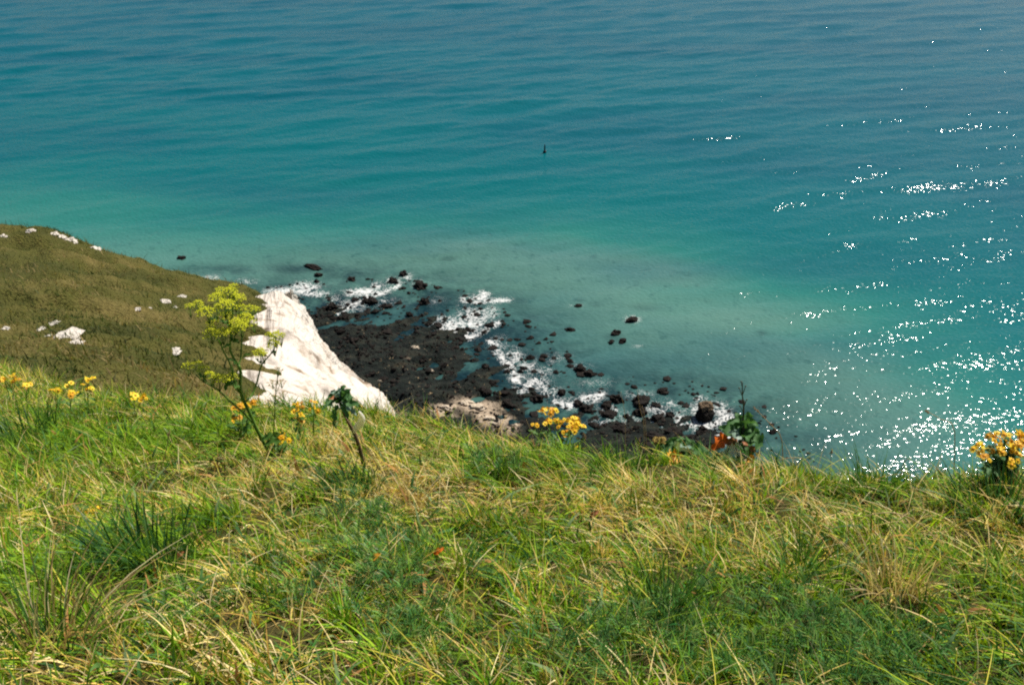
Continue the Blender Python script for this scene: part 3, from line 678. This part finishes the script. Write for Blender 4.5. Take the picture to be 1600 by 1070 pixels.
# ------------------------------------------------------------------ plant pieces
def leaf_mb(base, tip, width, up, lobes=0, wave=.0, fold=.25, droop=.0, nl=14, nw=6, seed=0):
    rr = random.Random(seed); mb = MB(); base = np.asarray(base, float); tip = np.asarray(tip, float); ax = tip - base; L = np.linalg.norm(ax); ax /= L
    up = np.asarray(up, float); up = up - ax * (up @ ax); up /= np.linalg.norm(up) + 1e-9; sd = np.cross(ax, up); vs = []; fs = []
    ph = rr.uniform(0, 6.28)
    for i in range(nl + 1):
        t = i / nl; w = width * .5 * (math.sin(math.pi * min(1, t * .93 + .05)) ** .7)
        if lobes: w *= 1 + .38 * math.sin(t * lobes * 2 * math.pi + ph)
        for j in range(nw + 1):
            s = j / nw * 2 - 1
            wv = wave * width * math.sin(t * 14 + ph + s * 1.5) * abs(s) ** 1.5 + rr.uniform(-.02, .02) * width
            p = base + ax * L * t + sd * s * w * rr.uniform(.92, 1.08) + up * (fold * w * s * s + wv + math.sin(math.pi * t) * .10 * L) - np.array([0, 0, droop * L * t * t])
            vs.append(p)
    for i in range(nl):
        for j in range(nw): k = i * (nw + 1) + j; fs.append((k, k + 1, k + nw + 2, k + nw + 1))
    mb.add(vs, fs); return mb
def umbel(c, r, anchor, parent, mat='umbel', seed=0, n=16):
    """a domed head of little floret clusters on fine rays"""
    rr = random.Random(seed); mb = MB(); c = np.asarray(c, float); anchor = np.asarray(anchor, float); heads = []
    for k in range(n):
        a = k * 2.399; q = math.sqrt((k + .5) / n); p = c + np.array([math.cos(a) * q * r, math.sin(a) * q * r, (1 - q * q) * r * .6 - .15 * r + rr.uniform(-.12, .12) * r]); heads.append(p)
        for m in range(7):
            mb.octa(p + np.array([rr.gauss(0, 1), rr.gauss(0, 1), rr.gauss(0, .6)]) * r * .14, r * rr.uniform(.07, .13))
    o = mb.build('flower_head', M[mat], parent, smooth=False)
    rm = MB()
    for p in heads[::2]: rm.tube([anchor, anchor * .45 + p * .55 - np.array([0, 0, .1 * r]), p], [.0012, .0008, .0006], 3)
    rm.build('flower_stalk', M['stem_green'], o)
    return o
def daisy_head(c, r, nrm, parent, seed):
    """one yellow daisy head: ray petals around a disc"""
    rr = random.Random(seed); c = np.asarray(c, float); nrm = np.asarray(nrm, float); nrm /= np.linalg.norm(nrm); u = np.cross(nrm, [.3, .8, .1]); u /= np.linalg.norm(u); v = np.cross(nrm, u); mb = MB()
    n = 12
    for k in range(n):
        a = 6.283 * k / n + rr.uniform(-.1, .1); d = math.cos(a) * u + math.sin(a) * v; s = np.cross(nrm, d); l = r * rr.uniform(.85, 1.1); dz = rr.uniform(-.25, .15)
        mb.add([c + d * r * .25 - s * r * .08, c + d * r * .25 + s * r * .08, c + d * l * .7 + s * r * .17 + nrm * dz * r * .4, c + d * l + nrm * dz * r, c + d * l * .7 - s * r * .17 + nrm * dz * r * .4], [(0, 1, 2, 3, 4)])
    o = mb.build('flower_head', M['ragwort'], parent, smooth=False)
    dm = MB(); vs = [c + nrm * r * .28] + [c + (math.cos(6.283 * k / 8) * u + math.sin(6.283 * k / 8) * v) * r * .34 + nrm * r * .08 for k in range(8)] + [c - nrm * r * .2]
    dm.add(vs, [(0, 1 + k, 1 + (k + 1) % 8) for k in range(8)] + [(9, 1 + (k + 1) % 8, 1 + k) for k in range(8)]); dm.build('disc', M['rag_disc'], o)
    return o

# --- tall yellow umbellifer
bq = GP(430, 716); Y0 = bq[1]
def plant_pts(pts, y0, dys=None): return [PY(p[0], p[1], y0 + (p[2] if len(p) > 2 else 0)) for p in pts]
pl = empty('umbellifer', bq); tag(pl, 'tall branching plant with many yellow green umbels before the chalk cliff', 'wild plant')
def stem(parent, pts, r0, r1, y0, name='branch', mat='stem_green', n=14, nodes=True):
    w = catmull(plant_pts(pts, y0), n); mb = MB(); mb.tube(w, list(np.linspace(r0, r1, n)), 7); return mb.build(name, M[mat], parent), w
_, st = stem(pl, [(430, 722), (414, 694), (400, 668), (388, 640), (380, 624, -.01), (375, 606, -.02), (376, 580, -.02), (372, 570, -.02)], .0085, .0055, Y0, 'stem')
stem(pl, [(372, 570, -.02), (364, 557, -.03), (359, 544, -.03), (361, 523, -.03), (361, 505, -.03), (364, 477, -.03), (352, 478, -.03)], .005, .0022, Y0)
stem(pl, [(372, 570, -.02), (376, 559, .0), (378, 522, .03), (379, 508, .04)], .0038, .002, Y0)
stem(pl, [(373, 612, -.02), (370, 606, -.03), (365, 591, -.06), (361, 572, -.08), (348, 546, -.10), (343, 534, -.10), (334, 522, -.11)], .0045, .002, Y0)
stem(pl, [(396, 662), (384, 648, -.02), (361, 628, -.05), (343, 611, -.08), (330, 603, -.1), (318, 596, -.1), (305, 585, -.1)], .0048, .002, Y0)
stem(pl, [(384, 627), (395, 615, .04), (403, 592, .07), (409, 570, .08), (427, 548, .1), (430, 535, .1)], .0042, .002, Y0)
stem(pl, [(409, 570, .08), (407, 556, .06)], .0025, .0015, Y0)
stem(pl, [(361, 510, -.03), (340, 495, -.05), (325, 490, -.06)], .0025, .0013, Y0, n=6)
stem(pl, [(361, 500, -.03), (330, 482, .05), (297, 478, .06)], .002, .001, Y0, n=6)
stem(pl, [(363, 490, -.03), (382, 488, .03), (398, 484, .05)], .002, .001, Y0, n=6)
UMB = [(338, 464, 17, 0), (352, 476, 18, -.05), (370, 466, 17, .03), (321, 487, 18, -.06), (345, 454, 13, .06), (359, 455, 14, .02), (309, 474, 12, .05), (296, 478, 10, .06), (375, 510, 17, -.05), (382, 496, 16, .0), (391, 503, 13, .03),
       (330, 520, 17, -.10), (346, 519, 15, -.07), (360, 517, 14, -.05), (369, 503, 14, -.07), (391, 482, 12, .05), (399, 483, 10, .07), (352, 492, 14, -.02), (332, 505, 14, -.02), (343, 592, 17, -.10), (327, 586, 14, -.08), (318, 577, 13, -.10), (293, 571, 12, -.06),
       (309, 570, 12, -.08), (362, 588, 13, -.06), (427, 537, 14, .10), (431, 524, 14, .12), (407, 550, 14, .06), (441, 523, 7, .1), (420, 522, 8, .12), (365, 447, 10, .05), (375, 480, 12, .0), (340, 480, 10, .05)]
for i, (px, py, rp, dy) in enumerate(UMB):
    c = PY(px, py, Y0 + dy); s = np.dot(c - CAM, FWD) / FPX
    j = np.argmin(np.linalg.norm(st - c, axis=1)); an = c + np.array([random.uniform(-.01, .01), random.uniform(-.01, .01), -.055])
    umbel(c, rp * s * .76, an, pl, 'umbel', i, 22 if rp > 13 else 14)
for i, (a, b, wd, dy) in enumerate((((372, 572), (356, 560), .018, -.03), ((374, 606), (352, 596), .03, -.05), ((362, 590), (352, 610), .026, -.07), ((396, 662), (380, 676), .03, -.02), ((361, 530), (374, 536), .018, -.04), ((378, 560), (392, 553), .014, .02), ((345, 540), (338, 530), .016, -.1), ((408, 688), (432, 682), .035, -.03), ((366, 520), (380, 512), .02, -.04), ((358, 508), (342, 502), .02, -.05), ((363, 488), (350, 484), .018, .02), ((340, 498), (326, 500), .018, -.05), ((374, 500), (388, 508), .018, .03), ((348, 545), (360, 540), .02, -.1), ((335, 604), (340, 590), .022, -.1), ((322, 598), (310, 584), .02, -.1), ((408, 572), (398, 560), .018, .07), ((420, 556), (432, 550), .016, .1), ((418, 700), (444, 676), .04, -.03), ((412, 695), (440, 690), .03, -.06))):
    leaf_mb(PY(*a, Y0 + dy), PY(*b, Y0 + dy - .02), wd, (0, -.3, 1), 3, .15, seed=i).build('leaf', M['leaf_green'], pl)

# --- faded slender umbellifer beside it
bq = GP(424, 716); p2 = empty('umbellifer', bq); tag(p2, 'slender faded umbellifer with dull orange flower heads right of the tall one', 'wild plant')
stem(p2, [(424, 722), (426, 690), (429, 650), (431, 610), (436, 575)], .003, .0013, bq[1] - .03, 'stem')
for i, (px, py, rp, b) in enumerate(((433, 578, 9, 600), (425, 598, 9, 615), (439, 597, 8, 612), (428, 622, 9, 640), (419, 628, 7, 642), (442, 614, 7, 630))):
    c = PY(px, py, bq[1] - .03 + random.uniform(-.04, .04)); s = np.dot(c - CAM, FWD) / FPX
    mb = MB(); mb.tube([PY(429 + (436 - 429) * (650 - b) / 75, b, bq[1] - .03), c], [.0012, .0008], 4); mb.build('branch', M['stem_green'], p2)
    umbel(c, rp * s * .9, c - np.array([0, 0, .03]), p2, 'umbel_dull', 50 + i, 9)

# --- ragworts
def ragwort(base_px, heads, label, r=.0105, yoff=0.0, foliage=((0, 0),), leaves=6, per=5, leafmat_='leaf_green', hang=0.05, group='yellow ragworts along the turf edge'):
    b = GP(*base_px); b = b + np.array([0, yoff, 0]); b[2] = float(ground_z(b[0], b[1]))
    r *= 1.3; o = empty('ragwort', b); tag(o, label, 'wild flower', group)
    for i, h in enumerate(heads):
        dy = h[2] if len(h) > 2 else random.uniform(-.05, .05); c = PY(h[0], h[1], b[1] + dy)
        mb = MB(); mb.tube(catmull([b + np.array([random.uniform(-.015, .015), random.uniform(-.01, .01), -.02]), b * .5 + c * .5 + np.array([0, 0, .02]), c - np.array([0, 0, .006])], 7), list(np.linspace(.0028, .0012, 7)), 5); mb.build('stem', M['stem_green'], o)
        n = h[3] if len(h) > 3 else per; s = np.dot(c - CAM, FWD) / FPX
        for k in range(n):
            a = k * 2.4 + i; q = math.sqrt((k + .1) / max(n, 1)) if n > 1 else 0
            cc = c + np.array([math.cos(a) * q * .026, math.sin(a) * q * .026, random.uniform(-.006, .008) - q * .008])
            daisy_head(cc, r * random.uniform(.6, 1.2), (random.gauss(.15, .6), random.gauss(-.25, .6), 1), o, i * 50 + k)
        for k in range(leaves):
            t = random.uniform(.2, .8); p = b * (1 - t) + c * t; a = random.uniform(0, 6.28); d = np.array([math.cos(a), math.sin(a), random.uniform(-.2, .5)]) * random.uniform(.03, .06)
            leaf_mb(p, p + d, random.uniform(.012, .022), (0, 0, 1), 3, .1, seed=i * 9 + k, nl=9, nw=4).build('leaf', M[leafmat_], o)
    return o
ragwort((872, 706), [(851, 641, -.02), (864, 640, .03), (833, 663, -.03, 3), (857, 657, -.05), (871, 658, -.03, 4), (886, 656, .0), (897, 654, .03, 6), (904, 664, -.02, 6), (895, 668, -.05, 5), (882, 677, -.06, 3), (903, 699, -.08, 2)],
        'bushy ragwort with bright yellow flowers on the turf edge in the middle', r=.0125)
ragwort((1560, 760), [(1532, 697, -.03), (1538, 713, -.06, 4), (1554, 682, .02), (1571, 678, .05, 6), (1562, 698, .0, 6), (1581, 692, .03, 6), (1595, 694, .0, 6), (1598, 680, .05, 6), (1583, 719, -.05, 3), (1548, 702, .04, 3), (1590, 706, 0, 4)],
        'dark leaved yellow ragwort at the right edge before the glitter', r=.0125, leaves=12, leafmat_='leaf_cab')
ragwort((442, 722), [(436, 680, 0, 5), (430, 690, .02, 4), (443, 688, -.02, 3)], 'greenish yellow ragwort low at the foot of the tall umbellifer', r=.012)
ragwort((378, 690), [(374, 634, 0, 5), (383, 631, .03, 4), (367, 653, .02, 3), (397, 629, .03, 4)], 'yellow ragwort behind the tall umbellifer stem', r=.011, leaves=3)
ragwort((468, 690), [(466, 631, 0, 6), (464, 642, -.02, 4), (468, 652, -.02, 5)], 'slim yellow ragwort right of the umbellifer against the white chalk', r=.011)
ragwort((492, 690), [(490, 627, 0, 2), (490, 638, 0, 3)], 'small orange yellow ragwort left of the leggy cabbage', r=.011, leaves=2)
for px, py, hs, lb in ((22, 640, [(6, 592, 0, 5), (20, 588, .03, 4), (24, 594, 0, 4)], 'yellow ragwort cluster farthest left on the turf edge'),
        (44, 650, [(42, 603, 0, 5)], 'single yellow ragwort head just right of the leftmost cluster'),
        (92, 660, [(90, 611, 0, 2), (86, 608, .02, 2)], 'small yellow ragwort left of the trio on the turf edge'),
        (112, 655, [(113, 614, 0, 4), (110, 600, .1, 2)], 'yellow ragwort in the middle of the left turf edge'),
        (138, 650, [(138, 591, 0, 4), (140, 606, .02, 3), (130, 600, .05, 1)], 'tallest yellow ragwort on the left turf edge'),
        (212, 660, [(210, 616, 0, 3), (224, 621, 0, 4)], 'yellow ragwort pair on the turf edge left of the umbellifer'),
        (148, 812, [(144, 797, 0, 5), (138, 800, 0, 2)], 'lone yellow ragwort flower down in the left turf')):
    ragwort((px, py), hs, lb, r=.0125, leaves=1)

# --- leggy wild cabbage with a bare stem
bq = GP(570, 735); Yc = bq[1]; cb = empty('wild_cabbage', bq); tag(cb, 'leggy wild cabbage on a bare bent stem with a ragged leaf rosette', 'wild plant', 'wild cabbages on the turf edge')
stem(cb, [(572, 745), (567, 722), (561, 697), (553, 676), (541, 653), (530, 628)], .009, .005, Yc, 'stem', 'stem_brown')
LV = []
for k in range(12):
    a = math.radians(-20 + 220 * k / 11 + random.uniform(-9, 9)); ln = random.uniform(15, 31)
    LV.append(((531 + random.uniform(-3, 3), 624 + random.uniform(-3, 4)), (531 + ln * math.cos(a), 622 - ln * math.sin(a) * .95), random.uniform(.022, .036), random.choice(['leaf_cab', 'leaf_cab', 'leaf_cab', 'leaf_pale']), random.uniform(-.07, .06)))
LV += [((535, 628), (563, 634), .03, 'leaf_cab', -.05), ((532, 630), (543, 648), .026, 'leaf_cab', -.06), ((528, 632), (521, 658), .024, 'leaf_cab', -.02), ((526, 624), (513, 617), .014, 'leaf_brown', -.05), ((534, 628), (556, 642), .024, 'leaf_pale', -.06)]
for i, (a, b, wd, mt, dy) in enumerate(LV):
    leaf_mb(PY(*a, Yc), PY(*b, Yc + dy), wd, (random.uniform(-.5, .5), -.5, 1), 4, .24, seed=70 + i, droop=random.uniform(0, .35), fold=.4).build('leaf', M[mt], cb)
w = catmull(plant_pts([(553, 676), (556, 670), (563, 661), (565, 652), (561, 643)], Yc - .10), 12); mb = MB(); mb.tube(w, [.004, .007, .010, .012, .013, .0135, .0135, .013, .012, .010, .007, .004], 7); mb.build('withered_stalk', M['leaf_white'], cb)
# --- right wild cabbage with seed stalk
bq = GP(1154, 722); Yc = bq[1]; cb = empty('wild_cabbage', bq); tag(cb, 'wild cabbage with an upright seed stalk and one bright red leaf', 'wild plant', 'wild cabbages on the turf edge')
stem(cb, [(1153, 728), (1154, 705), (1156, 690), (1161, 672), (1161, 655)], .008, .006, Yc, 'stem', 'stem_purple')
stem(cb, [(1161, 660), (1162, 635), (1160, 618), (1160, 597)], .0042, .0015, Yc, 'seed_stalk', 'stem_purple')
for a, b in (((1162, 636), (1167, 624)), ((1161, 622), (1155, 606)), ((1161, 615), (1165, 603)), ((1160, 606), (1158, 596)), ((1162, 645), (1156, 634))):
    mb = MB(); mb.tube(plant_pts([a, b], Yc), [.0018, .0012], 4); q = PY(*b, Yc); mb.octa(q, .0045); mb.build('seed_pod', M['stem_purple'], cb)
LV = [((1158, 678), (1124, 664), .06, 'leaf_cab', -.02), ((1159, 672), (1136, 655), .045, 'leaf_cab', .04), ((1160, 668), (1149, 643), .045, 'leaf_cab', .03), ((1161, 668), (1171, 640), .05, 'leaf_cab', .0), ((1161, 672), (1183, 656), .055, 'leaf_cab', .02), ((1160, 678), (1193, 694), .075, 'leaf_cab', -.04),
      ((1160, 676), (1188, 674), .06, 'leaf_cab', -.02), ((1157, 684), (1140, 672), .05, 'leaf_pale', -.06), ((1159, 683), (1172, 684), .045, 'leaf_cab', -.08), ((1136, 678), (1113, 699), .045, 'leaf_red', -.05), ((1152, 688), (1128, 690), .03, 'leaf_brown', -.03),
      ((1156, 690), (1133, 712), .062, 'leaf_white', -.06), ((1158, 692), (1178, 714), .05, 'leaf_cab', -.05), ((1160, 700), (1178, 724), .035, 'leaf_yellow', -.08), ((1156, 696), (1160, 718), .04, 'leaf_pale', -.08), ((1160, 690), (1182, 706), .03, 'leaf_brown', -.06)]
for i, (a, b, wd, mt, dy) in enumerate(LV):
    leaf_mb(PY(*a, Yc), PY(*b, Yc + dy), wd, (random.uniform(-.4, .4), -.6, 1), 3, .18, seed=90 + i, droop=.12).build('leaf', M[mt], cb)
# --- low cabbage with yellow leaves
bq = GP(1062, 722); Yc = bq[1]; cb = empty('wild_cabbage', bq); tag(cb, 'low spreading wild cabbage with a hanging yellow leaf at the turf edge', 'wild plant', 'wild cabbages on the turf edge')
stem(cb, [(1064, 728), (1062, 712), (1060, 704)], .009, .007, Yc, 'stem', 'stem_brown')
LV = [((1060, 705), (1030, 690), .06, 'leaf_cab', .02), ((1060, 703), (1046, 682), .055, 'leaf_cab', .05), ((1062, 702), (1066, 680), .05, 'leaf_cab', .06), ((1062, 703), (1085, 686), .06, 'leaf_cab', .04), ((1064, 706), (1108, 700), .07, 'leaf_cab', -.02), ((1064, 705), (1094, 694), .05, 'leaf_cab', .0),
      ((1060, 710), (1072, 694), .06, 'leaf_pale', -.08), ((1058, 708), (1022, 704), .05, 'leaf_cab', -.02), ((1050, 704), (1042, 738), .042, 'leaf_yellow', -.16), ((1056, 704), (1057, 724), .036, 'leaf_yellow', -.13), ((1058, 708), (1036, 716), .05, 'leaf_cab', -.05), ((1066, 710), (1086, 716), .05, 'leaf_cab', -.06), ((1052, 704), (1018, 688), .04, 'leaf_cab', .04)]
for i, (a, b, wd, mt, dy) in enumerate(LV):
    leaf_mb(PY(*a, Yc), PY(*b, Yc + dy), wd, (random.uniform(-.3, .3), -.5, 1), 3, .18, seed=120 + i, droop=.12 if mt != 'leaf_yellow' else 0).build('leaf', M[mt], cb)
mb = MB()
for k in range(70): mb.octa(PY(1030 + random.uniform(-9, 9), 688 + random.uniform(-5, 5), Yc + random.uniform(.0, .04)), random.uniform(.005, .008))
mb.build('seed_head', M['umbel_dull'], cb, smooth=False)

# --- dry stalks standing above the turf
def stalk(pts, label, head=0.0, r=.0011, base=None):
    q = GP(*(base or pts[0])); y = q[1]; w = catmull([q - np.array([0, 0, .02])] + plant_pts(pts[1:], y), 10)
    o = empty('dry_stalk', q); tag(o, label, 'dry stalk', 'dry stalks above the turf')
    mb = MB(); mb.tube(w, list(np.linspace(r * 1.3, r * .7, 10)), 5); mb.build('stem', M['stalk_dry'], o)
    if head:
        d = w[-1] - w[-3]; d /= np.linalg.norm(d); hm = MB()
        for k in range(16):
            t = k / 15; hm.octa(w[-1] - d * head * (1 - t) + np.array([random.gauss(0, 1), random.gauss(0, 1), random.gauss(0, 1)]) * .002, .0032 * (1.1 - .5 * t), 1.4)
        hm.build('seed_head', M['stalk_dry'], o, smooth=False)
stalk([(1232, 712), (1222, 690), (1206, 665), (1177, 636)], 'pale bent stalk leaning over the water right of the red leaved cabbage', .03, .0018)
stalk([(1500, 712), (1492, 675), (1470, 655), (1445, 641)], 'long leaning stalk with a round dark tip before the glitter', .02, .0016, base=(1502, 745))
stalk([(980, 700), (977, 660), (970, 612)], 'upright thin stalk left of the widest surf rock', .0)
stalk([(1012, 702), (1006, 668), (1000, 638), (996, 610)], 'upright thin stalk crossing the widest surf rock', .0)
stalk([(1018, 700), (1008, 660), (1003, 634)], 'short thin stalk just right of the widest surf rock', .0)
stalk([(784, 690), (782, 655), (781, 612)], 'single upright stalk over the pale chalk rubble', .012)
stalk([(838, 706), (832, 680), (822, 655)], 'stalk leaning left beside the central ragwort', .0)
stalk([(690, 684), (668, 660), (651, 640), (648, 632)], 'stalk leaning towards the chalk cliff at its foot', .0)
stalk([(920, 706), (914, 690), (912, 676)], 'short plump seed spike right of the central ragwort', .03)
stalk([(1000, 706), (998, 695), (999, 684)], 'short feathery seed spike left of the low cabbage', .03)
stalk([(1285, 742), (1262, 722), (1236, 715), (1205, 722)], 'thick pale stem arching flat over the grass right of the red leaved cabbage', .0, .0022)
stalk([(612, 760), (585, 718), (556, 676), (540, 652)], 'long dark red stalk leaning across the leggy cabbage', .0, .0013)
stalk([(1300, 740), (1298, 720), (1300, 702)], 'upright stalk with a forked pale tip near the glitter', .02)
stalk([(1410, 750), (1412, 725), (1424, 717)], 'bent stalk at the turf edge left of the right ragwort', .0, .0013)
stalk([(605, 655), (596, 632), (592, 600)], 'stalk with a pale tuft standing against the dark platform', .012)
stalk([(250, 690), (215, 640), (166, 575)], 'long pale stalk leaning left against the headland', .03)
stalk([(1225, 760), (1215, 745), (1200, 738)], 'pale blade folded in a hairpin on the right turf', .0, .0018)
stalk([(905, 745), (880, 735), (850, 742)], 'straw stem bent low in the middle of the turf', .0, .0013)
stalk([(245, 745), (258, 710), (265, 672)], 'thick pale upright blade in the left turf', .03, .0018)
stalk([(1490, 865), (1440, 820), (1390, 800), (1330, 812)], 'long pale stem arched flat over the right turf', .0, .0018)

# --- fallen leaves and a buoy
for (px, py, lb, mt) in ((680, 886, 'orange red fallen leaf in the middle of the turf', 'leaf_red'), (282, 894, 'brown orange fallen leaf below the dark green tuft', 'leaf_brown'), (920, 826, 'small rusty fallen leaf in the straw right of centre', 'leaf_brown'), (582, 898, 'tan fallen leaf in the feathery herbs', 'leaf_yellow')):
    q = GP(px, py) + np.array([0, -.01, .06]); o = leaf_mb(q - q, np.array([.028, .008, .02]), .018, (0, -.4, 1), 0, .1, seed=px).build('fallen_leaf', M[mt]); o.location = q; tag(o, lb, 'leaf', 'fallen leaves in the turf')
q = PZ(851, 239); b = empty('buoy', q); tag(b, 'small dark upright buoy alone far out on the open sea', 'buoy')
mb = MB(); mb.tube([q + np.array([0, 0, z]) for z in (-.4, 0, .25, .5, .62)], [.28, .42, .45, .36, .2], 12); mb.build('float', M['buoy_dark'], b)
mb = MB(); mb.tube([q + np.array([0, 0, z]) for z in (.55, 1.2, 1.9, 2.4)], [.2, .2, .17, .06], 10); mb.build('mast', M['buoy_dark'], b)
mb = MB(); mb.tube([q + np.array([.3, 0, z]) for z in (.3, .55)], [.16, .16], 10); mb.build('marker', M['buoy_red'], b)

# ------------------------------------------------------------------ light and camera
SUN_AZ, SUN_EL = math.radians(43), math.radians(52)
world = bpy.data.worlds.new('World'); scene.world = world; world.use_nodes = True; nt = world.node_tree; bg = nt.nodes['Background']
sky = nt.nodes.new('ShaderNodeTexSky'); sky.sky_type = 'NISHITA'; sky.sun_disc = False; sky.sun_elevation = SUN_EL; sky.sun_rotation = SUN_AZ; sky.air_density = 1.0; sky.dust_density = 1.2
nt.links.new(sky.outputs[0], bg.inputs[0]); bg.inputs[1].default_value = .05
sl = bpy.data.lights.new('Sun', 'SUN'); sl.energy = 5.0; sl.angle = math.radians(.5); sl.color = (1.0, .94, .84)
so = bpy.data.objects.new('Sun', sl); col.objects.link(so)
sd = Vector((math.sin(SUN_AZ) * math.cos(SUN_EL), math.cos(SUN_AZ) * math.cos(SUN_EL), math.sin(SUN_EL)))
so.rotation_euler = sd.to_track_quat('Z', 'Y').to_euler()
cam = bpy.data.cameras.new('Camera'); cam.lens = 32; cam.sensor_width = 36; cam.clip_end = 20000; cam.clip_start = .05
co = bpy.data.objects.new('Camera', cam); col.objects.link(co); co.location = CAM; co.rotation_euler = (math.pi / 2 - PITCH, 0, 0); scene.camera = co
scene.view_settings.view_transform = 'Standard'; scene.view_settings.look = 'None'; scene.view_settings.exposure = 0.56; scene.view_settings.gamma = 1.0
scene.cycles.use_denoising = False
scene.cycles.max_bounces = 6; scene.cycles.transparent_max_bounces = 4
scene.cycles.filter_width = 2.1
